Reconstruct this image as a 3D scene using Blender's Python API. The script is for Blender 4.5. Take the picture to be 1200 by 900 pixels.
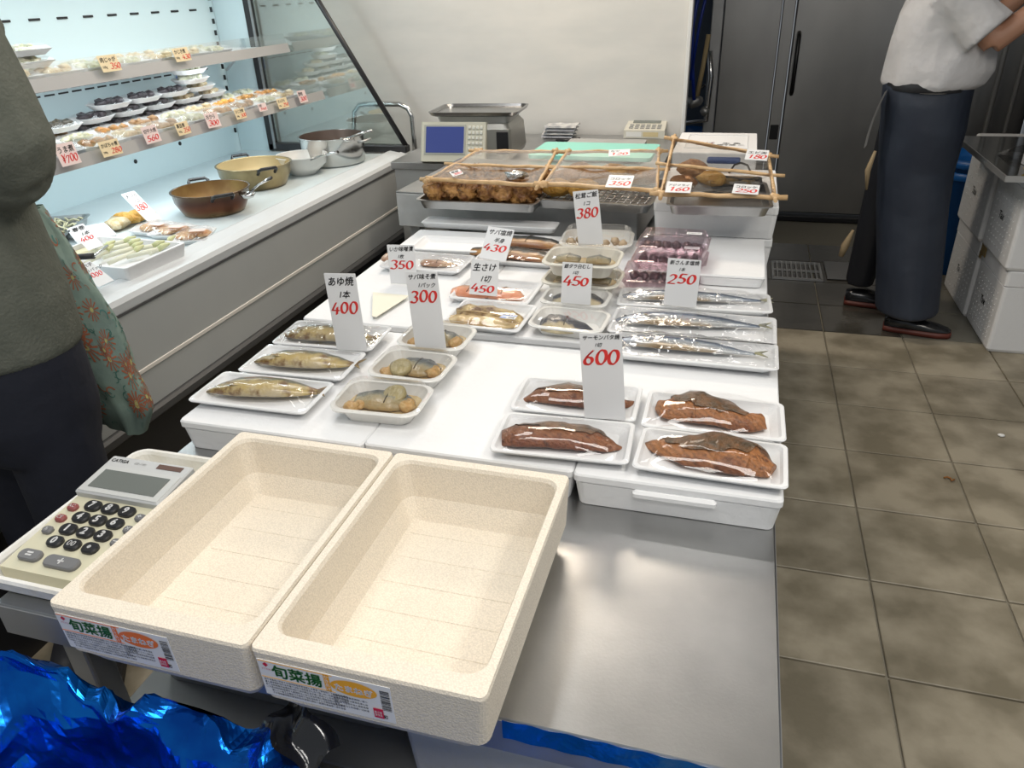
import bpy, bmesh, math, random
from math import sin, cos, pi, radians
from mathutils import Vector, Matrix, noise
random.seed(7)
for o in list(bpy.data.objects): bpy.data.objects.remove(o)
S = bpy.context.scene
COL = S.collection
# ---------------------------------------------------------------- camera
CH, FPX, YAW, PITCH, ROLL = 1.45, 875.646, 0.299991, 0.4894105, -0.0394721
_f = Vector((-sin(YAW)*cos(PITCH), cos(YAW)*cos(PITCH), -sin(PITCH)))
_r = Vector((cos(YAW), sin(YAW), 0)); _u = _r.cross(_f)
R_ = cos(ROLL)*_r + sin(ROLL)*_u; U_ = -sin(ROLL)*_r + cos(ROLL)*_u
CAM = Vector((0, 0, CH))
cd = bpy.data.cameras.new('camera'); cam = bpy.data.objects.new('camera', cd); COL.objects.link(cam)
cam.matrix_world = Matrix.Translation(CAM) @ Matrix((R_, U_, -_f)).transposed().to_4x4()
cd.sensor_width = 36; cd.lens = FPX/1200*36; cd.clip_start = .02; cd.clip_end = 60
S.camera = cam
# ---------------------------------------------------------------- light
S.view_settings.view_transform = 'Standard'; S.view_settings.look = 'None'
S.view_settings.gamma = 1; S.view_settings.exposure = 0.0
W = bpy.data.worlds.new('hall'); S.world = W; W.use_nodes = True
W.node_tree.nodes['Background'].inputs[0].default_value = (.86, .93, 1, 1)
W.node_tree.nodes['Background'].inputs[1].default_value = .30
def area(name, loc, sx, sy, power, col=(1, 1, 1), rot=(0, 0, 0)):
    l = bpy.data.lights.new(name, 'AREA'); l.shape = 'RECTANGLE'; l.size = sx; l.size_y = sy; l.energy = power; l.color = col
    o = bpy.data.objects.new(name, l); o.location = loc; o.rotation_euler = rot; COL.objects.link(o); return o
area('ceiling_light_front', (-.35, .35, 2.75), 1.3, .35, 18.5, (1, .97, .93))
area('fill_light_left', (-1.15, 1.9, 2.75), .3, 1.3, 13, (.98, .99, 1))  # added fill over the left aisle, brightens the case front
area('ceiling_light_row', (-.05, 2.75, 2.80), .9, .12, 3, (1, .97, .94))
area('ceiling_light_behind', (.3, -.6, 2.75), 1.3, .3, 17, (1, .97, .92))
area('ceiling_light_aisle', (1.3, .6, 2.75), .5, 1.6, 30, (1, .94, .84))
area('ceiling_lamp_wall', (-.85, 3.3, 2.45), .9, .3, 26, (1, .86, .70), (radians(-30), 0, 0))
area('case_tube_top', (-2.15, 2.0, 1.70), .10, 2.6, 6.5, (.86, .97, 1), (0, radians(-12), 0))
area('shelf_fill_upper', (-2.16, 2.0, 1.195), .05, 2.7, 4, (.88, .97, 1), (0, radians(20), 0))  # added fill under the upper shelf, lifts the dark back wall
area('shelf_fill_lower', (-2.02, 2.0, .985), .07, 2.7, 5.5, (.88, .97, 1), (0, radians(22), 0))  # added fill under the lower shelf, brightens deck and wall behind
# ---------------------------------------------------------------- photo geometry helpers (camera rays onto real planes)
def ray(px, py): return R_*((px-600)/FPX) + U_*(-(py-450)/FPX) + _f
def at(px, py, z):
    d = ray(px, py); return CAM + d*((z-CH)/d.z)
def ay(px, py, Y):
    d = ray(px, py); return CAM + d*(Y/d.y)
def onplane(px, py, p0, n):
    d = ray(px, py); return CAM + d*((p0-CAM).dot(n)/d.dot(n))
def rect(q, z):                                  # four corners TL TR BR BL on the level z -> centre, width, depth, turn
    a, b, c, d = [at(x, y, z) for x, y in q]
    u = (b-a+c-d)/2; v = (a-d+b-c)/2
    ang = math.atan2(u.y, u.x)
    vv = math.atan2(-v.x, v.y); ang = (ang*2+vv)/3
    return (a+b+c+d)/4, u.length, v.length, ang
# ---------------------------------------------------------------- materials
MATS = {}
def mat(name, col, rough=.5, metal=0, col2=None, scale=20, bump=0, bscale=None, spec=.5, trans=0, emis=None, es=1, detail=3, mid=(.35, .65), rnd=0, coat=0, stretch=None, sub=0):
    if name in MATS: return MATS[name]
    m = bpy.data.materials.new(name); m.use_nodes = True; N = m.node_tree.nodes; L = m.node_tree.links
    b = N['Principled BSDF']; c = tuple(col)+(1,)
    b.inputs['Base Color'].default_value = c; b.inputs['Roughness'].default_value = rough; b.inputs['Metallic'].default_value = metal
    b.inputs['Specular IOR Level'].default_value = spec
    if coat: b.inputs['Coat Weight'].default_value = coat; b.inputs['Coat Roughness'].default_value = .08
    if sub: b.inputs['Subsurface Weight'].default_value = sub; b.inputs['Subsurface Radius'].default_value = (.01, .008, .006)
    if trans: b.inputs['Transmission Weight'].default_value = trans
    if emis: b.inputs['Emission Color'].default_value = tuple(emis)+(1,); b.inputs['Emission Strength'].default_value = es
    tc = N.new('ShaderNodeTexCoord'); vec = tc.outputs['Object']
    if rnd:                                       # each tile shows its own piece of the pattern
        ol = N.new('ShaderNodeObjectInfo'); ad = N.new('ShaderNodeVectorMath'); ad.operation = 'ADD'; L.new(vec, ad.inputs[0]); L.new(ol.outputs['Location'], ad.inputs[1]); vec = ad.outputs[0]
    if stretch:
        mp = N.new('ShaderNodeMapping'); mp.inputs['Scale'].default_value = stretch; L.new(vec, mp.inputs[0]); vec = mp.outputs[0]
    out = None
    if col2:
        n = N.new('ShaderNodeTexNoise'); n.inputs['Scale'].default_value = scale; n.inputs['Detail'].default_value = detail; L.new(vec, n.inputs[0])
        r = N.new('ShaderNodeValToRGB'); r.color_ramp.elements[0].position = mid[0]; r.color_ramp.elements[1].position = mid[1]
        r.color_ramp.elements[0].color = c; r.color_ramp.elements[1].color = tuple(col2)+(1,)
        L.new(n.outputs[0], r.inputs[0]); out = r.outputs[0]
    if rnd:
        oi = N.new('ShaderNodeObjectInfo'); mr = N.new('ShaderNodeMapRange'); mr.inputs[3].default_value = 1-rnd; mr.inputs[4].default_value = 1+rnd
        L.new(oi.outputs['Random'], mr.inputs[0]); mx = N.new('ShaderNodeVectorMath'); mx.operation = 'SCALE'
        if out: L.new(out, mx.inputs[0])
        else: mx.inputs[0].default_value = c[:3]
        L.new(mr.outputs[0], mx.inputs['Scale']); out = mx.outputs[0]
    if out: L.new(out, b.inputs['Base Color'])
    if bump:
        n = N.new('ShaderNodeTexNoise'); n.inputs['Scale'].default_value = bscale or scale; n.inputs['Detail'].default_value = 3; L.new(vec, n.inputs[0])
        bp = N.new('ShaderNodeBump'); bp.inputs['Strength'].default_value = bump; bp.inputs['Distance'].default_value = .01
        L.new(n.outputs[0], bp.inputs['Height']); L.new(bp.outputs[0], b.inputs['Normal'])
    MATS[name] = m; return m
def grad(name, axis, stops, rough=.4, nscale=60, namt=.25, bump=.3, coat=0, bscale=None, metal=0, spec=.5, patch=None, bands=None):
    """colour bands along one axis of the thing itself (a fish's dark back, pale belly), broken up by noise"""
    if name in MATS: return MATS[name]
    m = bpy.data.materials.new(name); m.use_nodes = True; N = m.node_tree.nodes; L = m.node_tree.links; b = N['Principled BSDF']
    b.inputs['Roughness'].default_value = rough; b.inputs['Metallic'].default_value = metal; b.inputs['Specular IOR Level'].default_value = spec
    if coat: b.inputs['Coat Weight'].default_value = coat; b.inputs['Coat Roughness'].default_value = .1
    tc = N.new('ShaderNodeTexCoord'); g = N.new('ShaderNodeSeparateXYZ'); L.new(tc.outputs['Generated'], g.inputs[0])
    n = N.new('ShaderNodeTexNoise'); n.inputs['Scale'].default_value = nscale; n.inputs['Detail'].default_value = 4; L.new(tc.outputs['Object'], n.inputs[0])
    ma = N.new('ShaderNodeMath'); ma.operation = 'MULTIPLY_ADD'; ma.inputs[1].default_value = namt; L.new(n.outputs[0], ma.inputs[0])
    L.new(g.outputs['XYZ'.index(axis)], ma.inputs[2])
    sb = N.new('ShaderNodeMath'); sb.operation = 'SUBTRACT'; sb.inputs[1].default_value = namt/2; L.new(ma.outputs[0], sb.inputs[0])
    r = N.new('ShaderNodeValToRGB'); e = r.color_ramp.elements
    while len(e) < len(stops): e.new(.5)
    for k, (p, c) in enumerate(stops): e[k].position = p; e[k].color = tuple(c)+(1,)
    L.new(sb.outputs[0], r.inputs[0]); out = r.outputs[0]
    if patch:
        n2 = N.new('ShaderNodeTexNoise'); n2.inputs['Scale'].default_value = patch[1]; n2.inputs['Detail'].default_value = 5; L.new(tc.outputs['Object'], n2.inputs[0])
        r2 = N.new('ShaderNodeValToRGB'); r2.color_ramp.elements[0].position = patch[2]; r2.color_ramp.elements[1].position = patch[2]+.14
        L.new(n2.outputs[0], r2.inputs[0]); mx = N.new('ShaderNodeMix'); mx.data_type = 'RGBA'; L.new(r2.outputs[0], mx.inputs[0])
        L.new(out, mx.inputs[6]); mx.inputs[7].default_value = tuple(patch[0])+(1,); out = mx.outputs[2]
    if bands:
        wv = N.new('ShaderNodeTexWave'); wv.inputs['Scale'].default_value = bands[0]; wv.inputs['Distortion'].default_value = 5; wv.inputs['Detail Scale'].default_value = 1.2; wv.bands_direction = 'DIAGONAL'
        L.new(tc.outputs['Object'], wv.inputs[0]); mb_ = N.new('ShaderNodeMapRange'); mb_.inputs[3].default_value = 1-bands[1]; mb_.inputs[4].default_value = 1+bands[1]*.7; L.new(wv.outputs['Fac'], mb_.inputs[0])
        vs_ = N.new('ShaderNodeVectorMath'); vs_.operation = 'SCALE'; L.new(out, vs_.inputs[0]); L.new(mb_.outputs[0], vs_.inputs['Scale']); out = vs_.outputs[0]
    L.new(out, b.inputs['Base Color'])
    n3 = N.new('ShaderNodeTexNoise'); n3.inputs['Scale'].default_value = bscale or nscale*3; L.new(tc.outputs['Object'], n3.inputs[0])
    bp = N.new('ShaderNodeBump'); bp.inputs['Strength'].default_value = bump; bp.inputs['Distance'].default_value = .004
    L.new(n3.outputs[0], bp.inputs['Height']); L.new(bp.outputs[0], b.inputs['Normal'])
    MATS[name] = m; return m
def clear(name, amount=.10, rough=.06, bump=.3, bscale=18, tint=(1, 1, 1), edge=.5, stretch=(1, 1, 1)):
    """thin clear film: lets light straight through, mirrors a little, more at grazing angles"""
    if name in MATS: return MATS[name]
    m = bpy.data.materials.new(name); m.use_nodes = True; N = m.node_tree.nodes; L = m.node_tree.links; N.clear()
    o = N.new('ShaderNodeOutputMaterial'); t = N.new('ShaderNodeBsdfTransparent'); t.inputs[0].default_value = tuple(tint)+(1,)
    g = N.new('ShaderNodeBsdfGlossy'); g.inputs['Roughness'].default_value = rough; g.inputs[0].default_value = (1, 1, 1, 1)
    lw = N.new('ShaderNodeLayerWeight'); lw.inputs[0].default_value = .35
    ma = N.new('ShaderNodeMath'); ma.operation = 'MULTIPLY_ADD'; ma.inputs[1].default_value = edge; ma.inputs[2].default_value = amount; ma.use_clamp = True
    tc = N.new('ShaderNodeTexCoord'); n = N.new('ShaderNodeTexNoise'); n.inputs['Scale'].default_value = bscale; n.inputs['Detail'].default_value = 2; n.inputs['Distortion'].default_value = .8
    mp = N.new('ShaderNodeMapping'); mp.inputs['Scale'].default_value = stretch; L.new(tc.outputs['Object'], mp.inputs[0]); L.new(mp.outputs[0], n.inputs[0])
    bp = N.new('ShaderNodeBump'); bp.inputs['Strength'].default_value = bump; bp.inputs['Distance'].default_value = .01; L.new(n.outputs[0], bp.inputs['Height'])
    L.new(bp.outputs[0], g.inputs['Normal']); L.new(bp.outputs[0], lw.inputs['Normal'])
    mx = N.new('ShaderNodeMixShader'); L.new(lw.outputs['Fresnel'], ma.inputs[0]); L.new(ma.outputs[0], mx.inputs[0]); L.new(t.outputs[0], mx.inputs[1]); L.new(g.outputs[0], mx.inputs[2]); L.new(mx.outputs[0], o.inputs[0])
    MATS[name] = m; return m
def foam(name, col, cell=260, bump=.25, rough=.75):
    """moulded bead foam: cells in fine relief"""
    if name in MATS: return MATS[name]
    m = mat(name, col, rough, spec=.25); N = m.node_tree.nodes; L = m.node_tree.links; b = N['Principled BSDF']
    tc = N.new('ShaderNodeTexCoord'); v = N.new('ShaderNodeTexVoronoi'); v.inputs['Scale'].default_value = cell; L.new(tc.outputs['Object'], v.inputs[0])
    r = N.new('ShaderNodeValToRGB'); r.color_ramp.elements[0].position = .1; r.color_ramp.elements[1].position = .75
    r.color_ramp.elements[0].color = tuple(min(1, c*1.03) for c in col)+(1,); r.color_ramp.elements[1].color = tuple(c*.86 for c in col)+(1,)
    L.new(v.outputs[0], r.inputs[0]); L.new(r.outputs[0], b.inputs['Base Color'])
    bp = N.new('ShaderNodeBump'); bp.inputs['Strength'].default_value = bump; bp.inputs['Distance'].default_value = .002; bp.invert = True
    L.new(v.outputs[0], bp.inputs['Height']); L.new(bp.outputs[0], b.inputs['Normal'])
    return m
# ---------------------------------------------------------------- mesh builder
def rrect(w, d, z, r, ox=0, oy=0, n=3):
    r = max(min(r, w/2-.0001, d/2-.0001), .00005); p = []
    for k, (sx, sy) in enumerate(((1, 1), (-1, 1), (-1, -1), (1, -1))):
        for i in range(n+1):
            a = (k+i/n)*pi/2
            p.append(Vector((sx*(w/2-r)+r*cos(a)+ox, sy*(d/2-r)+r*sin(a)+oy, z)))
    return p
class MB:
    def __init__(s): s.v = []; s.f = []; s.sm = []
    def add(s, vs, fs, T=None, smooth=False):
        k = len(s.v); s.v += [tuple(T @ Vector(v)) if T else tuple(v) for v in vs]; s.f += [tuple(i+k for i in f) for f in fs]; s.sm += [smooth]*len(fs); return s
    def loft(s, rings, capa=True, capb=True, T=None, smooth=True, closed=True):
        n = len(rings[0]); vs = [v for r in rings for v in r]; fs = []
        for i in range(len(rings)-1):
            for j in range(n if closed else n-1):
                a = i*n+j; b = i*n+(j+1) % n; fs.append((a, b, b+n, a+n))
        s.add(vs, fs, T, smooth); k = len(s.v)-len(vs)
        if capa: s.f.append(tuple(k+i for i in reversed(range(n)))); s.sm.append(False)
        if capb: s.f.append(tuple(k+(len(rings)-1)*n+i for i in range(n))); s.sm.append(False)
        return s
    def rr(s, levels, T=None, smooth=False, n=3, capa=True, capb=True):
        return s.loft([rrect(*l[:4], *(l[4:6] if len(l) > 4 else (0, 0)), n=n) for l in levels], capa, capb, T, smooth)
    def box(s, cx, cy, cz, sx, sy, sz, rz=0, b=0, T=None):
        M = Matrix.Translation((cx, cy, cz)) @ Matrix.Rotation(rz, 4, 'Z')
        if T: M = T @ M
        h = sz/2; b = min(b, sx/2.1, sy/2.1, sz/2.1)
        if b: return s.rr([(sx-2*b, sy-2*b, -h, b), (sx, sy, -h+b, b), (sx, sy, h-b, b), (sx-2*b, sy-2*b, h, b)], M, n=2)
        return s.rr([(sx, sy, -h, 0), (sx, sy, h, 0)], M, n=1)
    def tube(s, pts, r, n=8, T=None, cap=True):
        pts = [Vector(p) for p in pts]; R = r if isinstance(r, (list, tuple)) else [r]*len(pts); rings = []; up = Vector((0, 0, 1)); q = None
        for i, p in enumerate(pts):
            t = (pts[min(i+1, len(pts)-1)]-pts[max(i-1, 0)]).normalized()
            if q is None: q = t.cross(up if abs(t.z) < .9 else Vector((1, 0, 0))).normalized()
            q = (q-t*q.dot(t)).normalized(); w = t.cross(q)
            rings.append([p+(q*cos(a)+w*sin(a))*R[i] for a in [2*pi*j/n for j in range(n)]])
        return s.loft(rings, cap, cap, T)
    def lathe(s, prof, n=24, T=None, capa=True, capb=True):
        return s.loft([[Vector((r*cos(a), r*sin(a), z)) for a in [2*pi*j/n for j in range(n)]] for r, z in prof], capa, capb, T)
    def blob(s, c, r, amp=.15, fr=3, seed=0, T=None, sub=2):
        bm = bmesh.new(); bmesh.ops.create_icosphere(bm, subdivisions=sub, radius=1)
        vs = []
        for v in bm.verts:
            k = 1+amp*noise.noise(v.co*fr+Vector((seed*3.1, seed*1.7, 0)))*2
            vs.append((c[0]+v.co.x*r[0]*k, c[1]+v.co.y*r[1]*k, c[2]+v.co.z*r[2]*k))
        fs = [tuple(v.index for v in f.verts) for f in bm.faces]; bm.free()
        return s.add(vs, fs, T, True)
    def grid(s, fn, nu, nv, T=None, smooth=True):
        vs = [fn(i/nu, j/nv) for j in range(nv+1) for i in range(nu+1)]
        return s.add(vs, [(j*(nu+1)+i, j*(nu+1)+i+1, (j+1)*(nu+1)+i+1, (j+1)*(nu+1)+i) for j in range(nv) for i in range(nu)], T, smooth)
    def build(s, name, m, parent=None, loc=None, rot=None):
        me = bpy.data.meshes.new(name); me.from_pydata(s.v, [], s.f); me.polygons.foreach_set('use_smooth', s.sm); me.materials.append(m); me.update()
        o = bpy.data.objects.new(name, me); COL.objects.link(o); o.parent = parent
        if loc is not None: o.location = loc
        if rot is not None: o.rotation_euler = rot if hasattr(rot, '__len__') else (0, 0, rot)
        return o
def tag(o, label=None, cat=None, group=None, kind=None):
    if label: o['label'] = label
    if cat: o['category'] = cat
    if group: o['group'] = group
    if kind: o['kind'] = kind
    return o
def empty(name, label, cat, loc=(0, 0, 0), rz=0, group=None):
    o = bpy.data.objects.new(name, None); o.empty_display_size = .05; COL.objects.link(o); o.location = loc
    o.rotation_euler = rz if hasattr(rz, '__len__') else (0, 0, rz); return tag(o, label, cat, group)
def dup(root, loc, rz, label, group=None):
    def cp(o, par):
        c = o.copy(); COL.objects.link(c); c.parent = par
        for k in o.children: cp(k, c)
        return c
    r = cp(root, None); r.location = loc; r.rotation_euler = rz if hasattr(rz, '__len__') else (0, 0, rz); r['label'] = label
    if group: r['group'] = group
    return r
def struct(o): o['kind'] = 'structure'; return o
_tc = {}
def text(body, size, m, parent, M, name='lettering', shear=0, bold=0, align='LEFT', sx=1, label=None):
    """flat lettering as a mesh, laid in the plane given by matrix M (x along the line, y up the letter)"""
    c = bpy.data.curves.new('t', 'FONT'); c.body = body; c.size = size; c.shear = shear; c.align_x = align; c.resolution_u = 2
    o = bpy.data.objects.new('t', c); me = bpy.data.meshes.new_from_object(o); bpy.data.objects.remove(o)
    for v in me.vertices: v.co.x *= sx
    if bold:                                     # heavier pen: the same strokes laid down again a hair to each side
        V = [v.co.copy() for v in me.vertices]; Fc = [tuple(f.vertices) for f in me.polygons]; k = len(V); d = bold*size*.9
        me = bpy.data.meshes.new('t'); vs = []; fs = []
        for i, (dx, dy) in enumerate(((-d, 0), (d, 0), (0, d), (0, -d))):
            vs += [(v.x+dx, v.y+dy, v.z) for v in V]; fs += [tuple(q+i*k for q in f) for f in Fc]
        me.from_pydata(vs, [], fs)
    me.transform(M); me.materials.clear(); me.materials.append(m); me.name = name
    q = bpy.data.objects.new(name, me); COL.objects.link(q); q.parent = parent
    if label: q['label'] = label
    return q
def arc(cx, cy, rx, ry, a0, a1, n=12): return [(cx+rx*cos(radians(a0+(a1-a0)*i/n)), cy+ry*sin(radians(a0+(a1-a0)*i/n))) for i in range(n+1)]
DIG = {'0': [arc(.3, .5, .24, .42, 95, 455, 18)], '1': [[(.1, .75), (.32, .95), (.32, .05)]],
 '2': [arc(.3, .68, .22, .25, 160, -40, 10)+[(.06, .08), (.58, .08)]],
 '3': [arc(.27, .72, .22, .2, 150, -80, 10)+arc(.27, .28, .25, .24, 80, -150, 10)],
 '4': [[(.3, .95), (.04, .34), (.6, .34)], [(.42, .6), (.42, .02)]],
 '5': [[(.56, .92), (.18, .92), (.12, .54)]+arc(.28, .32, .26, .25, 110, -140, 10)],
 '6': [[(.46, .95), (.2, .62)]+arc(.3, .29, .22, .24, 150, 510, 14)], '7': [[(.05, .7), (.08, .92), (.56, .92), (.22, .03)]],
 '8': [arc(.3, .72, .18, .2, 90, 450, 12), arc(.3, .27, .23, .24, 90, 450, 12)], '9': [arc(.3, .68, .2, .24, 0, 360, 12), [(.5, .7), (.36, .05)]],
 '¥': [[(.05, .95), (.3, .55), (.55, .95)], [(.3, .55), (.3, .02)], [(.1, .5), (.5, .5)], [(.1, .3), (.5, .3)]]}
def marker(body, w, h, m, parent, M, seed=0, name='price_lettering'):
    """digits drawn with a chisel marker: every stroke is a slanted nib swept along its path"""
    b = MB(); rn = random.Random(seed); n = len(body); cw = w/n
    for k, ch in enumerate(body):
        sc = 1+rn.uniform(-.08, .08); dy = rn.uniform(-.05, .05)*h
        for st in DIG[ch]:
            for (x0, y0), (x1, y1) in zip(st, st[1:]):
                P = [Vector((k*cw+x*cw/.62*sc*.95+y*h*.22, y*h*sc+dy)) for x, y in ((x0, y0), (x1, y1))]
                for nib in (Vector((.085*cw*1.7, .04*h)), Vector((-.015*cw, .05*h))):
                    q = [P[0]-nib, P[1]-nib, P[1]+nib, P[0]+nib]; b.add([(p.x, p.y, 0) for p in q], [(0, 1, 2, 3)])
    for i, v in enumerate(b.v): b.v[i] = tuple(M @ Vector(v))
    return b.build(name, m, parent)
# ---------------------------------------------------------------- palette
WHITE = mat('white_foam', (.78, .785, .79), .6, spec=.3, bump=.08, bscale=90)
BOXW = mat('white_box_foam', (.76, .765, .77), .65, spec=.25, bump=.12, bscale=70)
VEGF = foam('cream_bead_foam', (.80, .725, .61), 430, .25)
STEEL = mat('brushed_steel', (.50, .50, .495), .33, 1, (.40, .40, .40), 7, .02, 260, detail=6)
STEELD = mat('dull_steel', (.55, .55, .54), .48, .85, (.44, .44, .44), 4, .06, 30)
BRIGHT = mat('polished_steel', (.7, .7, .7), .2, 1)
BLACK = mat('black_plastic', (.012, .012, .014), .4)
DARK = mat('dark_void', (.015, .015, .017), .6)
CARD = mat('price_card', (.74, .745, .75), .45, spec=.4)
CARDY = mat('cream_price_card', (.80, .66, .42), .5)
CARDP = mat('pink_price_card', (.82, .66, .64), .5)
INK = mat('black_ink', (.015, .015, .018), .5)
RED = mat('red_marker_ink', (.74, .035, .03), .5)
FILM = clear('food_film', .025, .035, .2, 12, edge=.30)
FILM2 = clear('crinkled_film', .09, .07, .7, 30, edge=.5)
LID = clear('clear_lid_plastic', .05, .05, .12, 10, edge=.42, tint=(.985, .985, .985))
GLASS = clear('case_glass', .12, .015, .0, 2, tint=(.90, .95, .94), edge=.7)
ACRYL = clear('clear_acrylic', .05, .05, .1, 6, tint=(.97, .98, .98), edge=.3)
# ================================================================ the setting
ROOT = lambda n, b, m: struct(b.build(n, m))
fl = MB().box(-.6, 2.6, -.02, 7.6, 6.6, .03); FLOOR = ROOT('floor', fl, mat('grout', (.22, .20, .155), .8))
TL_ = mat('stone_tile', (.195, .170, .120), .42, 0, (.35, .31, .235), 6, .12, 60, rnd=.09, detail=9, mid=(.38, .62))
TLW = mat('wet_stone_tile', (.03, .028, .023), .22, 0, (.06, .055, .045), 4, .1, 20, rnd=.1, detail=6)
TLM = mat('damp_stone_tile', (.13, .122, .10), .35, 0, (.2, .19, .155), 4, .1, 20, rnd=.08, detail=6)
s = .3293; x0 = .454; y0 = 3.370; tm = {}
for j in range(-4, 10):
    for i in range(-8, 5):
        if j == 0: ya, yb = y0-s, y0+.03
        elif j < 0: ya, yb = y0+.03+(-j-1)*s, y0+.03-j*s
        else: ya, yb = y0-(j+1)*s, y0-j*s
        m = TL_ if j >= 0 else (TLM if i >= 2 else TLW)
        key = (m.name, j == 0)
        if i < -5 and j < 5 and j > 0: pass
        cx = x0+(i-.5)*s; cy = (ya+yb)/2
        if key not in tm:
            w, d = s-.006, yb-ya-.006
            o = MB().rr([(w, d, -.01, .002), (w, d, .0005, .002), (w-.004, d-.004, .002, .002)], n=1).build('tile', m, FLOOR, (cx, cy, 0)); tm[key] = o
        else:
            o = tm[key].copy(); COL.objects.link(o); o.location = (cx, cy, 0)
# wall behind the counters
WALLM = mat('wall_panel', (.76, .74, .70), .22, 0, (.69, .68, .65), 3, .03, 9, spec=.5, stretch=(1, 1, 3))
ROOT('wall_back', MB().box(-1.9, 3.78, 1.4, 3.25, .05, 2.8), WALLM)
ROOT('trim_1', MB().box(-.268, 3.775, 1.4, .018, .07, 2.8, b=.003), mat('white_trim', (.8, .8, .78), .4))
ROOT('wall_left', MB().box(-3.5, 2, 1.4, .05, 6, 2.8), mat('plain_wall', (.6, .6, .58), .6))
ROOT('wall_right', MB().box(2.35, 4.3, 1.4, .05, 3.4, 2.8), mat('dark_wall', (.09, .09, .09), .5))
ROOT('ceiling', MB().box(-.6, 3.2, 2.86, 6, 6, .05), mat('ceiling_board', (.55, .54, .52), .8))
# walk-in cold room behind the staff
FR = mat('cold_room_steel', (.46, .45, .43), .36, 1, (.35, .34, .33), 2.2, .10, 3.5, stretch=(1, 1, .6))
cr = empty('cold_room', 'dark stainless steel walk-in cold room with a recessed bar handle behind the man', 'cold room', (.5, 5.3, 0))
def part(name, b, m, parent, label=None, loc=None, rot=None):
    o = b.build(name, m, parent, loc, rot)
    if label: o['label'] = label
    return o
part('side_post', MB().box(-.715, .03, 1.35, .07, .1, 2.7, b=.006), STEELD, cr)
part('wall_panel', MB().box(-.508, .03, 1.35, .335, .06, 2.7, b=.004), FR, cr)
part('door_frame', MB().box(-.30, .02, 1.35, .07, .09, 2.7, b=.004), FR, cr)
dr = part('door', MB().box(.42, .02, 1.37, 1.355, .08, 2.66, b=.008), FR, cr)
part('handle', MB().tube([(-.225, -.03, .79), (-.225, -.065, .81), (-.225, -.065, 1.12), (-.225, -.03, 1.14)], .012, 8), mat('dark_metal', (.05, .05, .05), .35, .8), dr, 'dark vertical bar handle')
part('threshold', MB().box(.15, -.02, .015, 1.9, .12, .03, b=.004), BLACK, cr)
part('latch_plate', MB().box(-.30, -.03, .56, .05, .012, .09, b=.003), BLACK, cr)
part('end_panel', MB().box(1.45, .02, 1.35, .66, .08, 2.7, b=.004), FR, cr)
ROOT('wall_far', MB().box(-1.2, 5.75, 1.4, 2.6, .05, 2.8), mat('dark_blue_wall', (.10, .13, .18), .7))  # far wall in one even dark blue
# pipes on the right
for k, (xa, xb, nm) in enumerate(((1.33, .015, 'left'), (1.43, .013, 'right'))):
    tag(MB().tube([(xa, 5.0, .02), (xa, 5.0, 2.6)], xb, 8).build('vertical_pipe', mat('grey_pipe', (.42, .41, .39), .35, .6)), 'thin grey vertical pipe at the right edge behind the man, the %s of the two' % nm, 'pipe', 'vertical pipes by the cold room')
tag(MB().box(0, 0, .8, .5, .5, 1.55, b=.02).build('dark_cabinet', mat('navy_cabinet', (.012, .016, .03), .4), None, (1.80, 4.70, .012)), 'very dark navy cabinet at the right edge behind the black counter', 'cabinet')
# drain grate and steel floor strip
g = empty('floor_drain', 'dark steel slotted floor drain grate set in the wet floor', 'drain', (.367, 4.20, .003))
part('drain_frame', MB().box(0, .135, .006, .26, .012, .012).box(0, -.135, .006, .26, .012, .012).box(-.124, 0, .006, .012, .27, .012).box(.124, 0, .006, .012, .27, .012).box(0, 0, .006, .24, .012, .010), STEELD, g)
bar = None
for k in range(9):
    x = -.1+k*.025
    if bar is None: bar = part('grate_bar', MB().box(0, 0, .006, .007, .26, .009), STEELD, g, loc=(x, 0, 0))
    else:
        o = bar.copy(); COL.objects.link(o); o.location = (x, 0, 0)
tag(MB().box(0, 0, .006, .16, .28, .008, b=.002).build('drain_cover', mat('grey_cover', (.22, .22, .22), .4, .5), None, (.60, 4.24, .0025)), 'flat grey metal cover plate beside the drain grate', 'cover plate')
tag(MB().blob((0, 0, .004), (.012, .008, .004), .2, 2, 3).build('paper_scrap', mat('scrap', (.8, .8, .78), .7), None, at(1173, 511, .003)), 'tiny white scrap lying on the tiled aisle floor', 'scrap')
tag(MB().tube([(-.014, .006, .004), (-.004, .012, .005), (.006, .004, .005), (.004, -.006, .004), (.016, .004, .004)], .003, 6).build('dry_leaf_bit', mat('leaf_brown', (.25, .10, .02), .7), None, at(1112, 563, .003)), 'tiny curled brown leaf bit on the aisle floor', 'debris')
# things seen in the gap left of the cold room
tag(MB().tube([(-.02, 0, 1.5), (-.06, .02, 1.2), (-.04, 0, .95), (-.02, .02, .78)], .011, 8).tube([(.03, 0, 1.5), (-.02, -.02, 1.2), (-.05, 0, .9)], .009, 8).build('hose', mat('blue_hose', (.01, .04, .32), .35), None, (-.285, 5.05, 0)), 'blue rubber hose hanging in the gap beside the cold room', 'hose')
t = empty('plumbing', 'steel tap and valve pipework in the gap under the blue hose', 'tap', (-.29, 5.2, 0))
part('pipe', MB().tube([(-.08, 0, .62), (.06, 0, .64), (.07, 0, .90), (.05, 0, 1.05)], .018, 8), BRIGHT, t)
part('valve', MB().blob((-.02, -.03, .76), (.05, .04, .04), .3, 2, 1).blob((.05, -.02, .70), (.03, .03, .03), .2, 2, 4), STEELD, t)
part('lever', MB().tube([(-.03, -.04, .80), (.04, -.05, .86)], .009, 6), BLACK, t)
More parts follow.
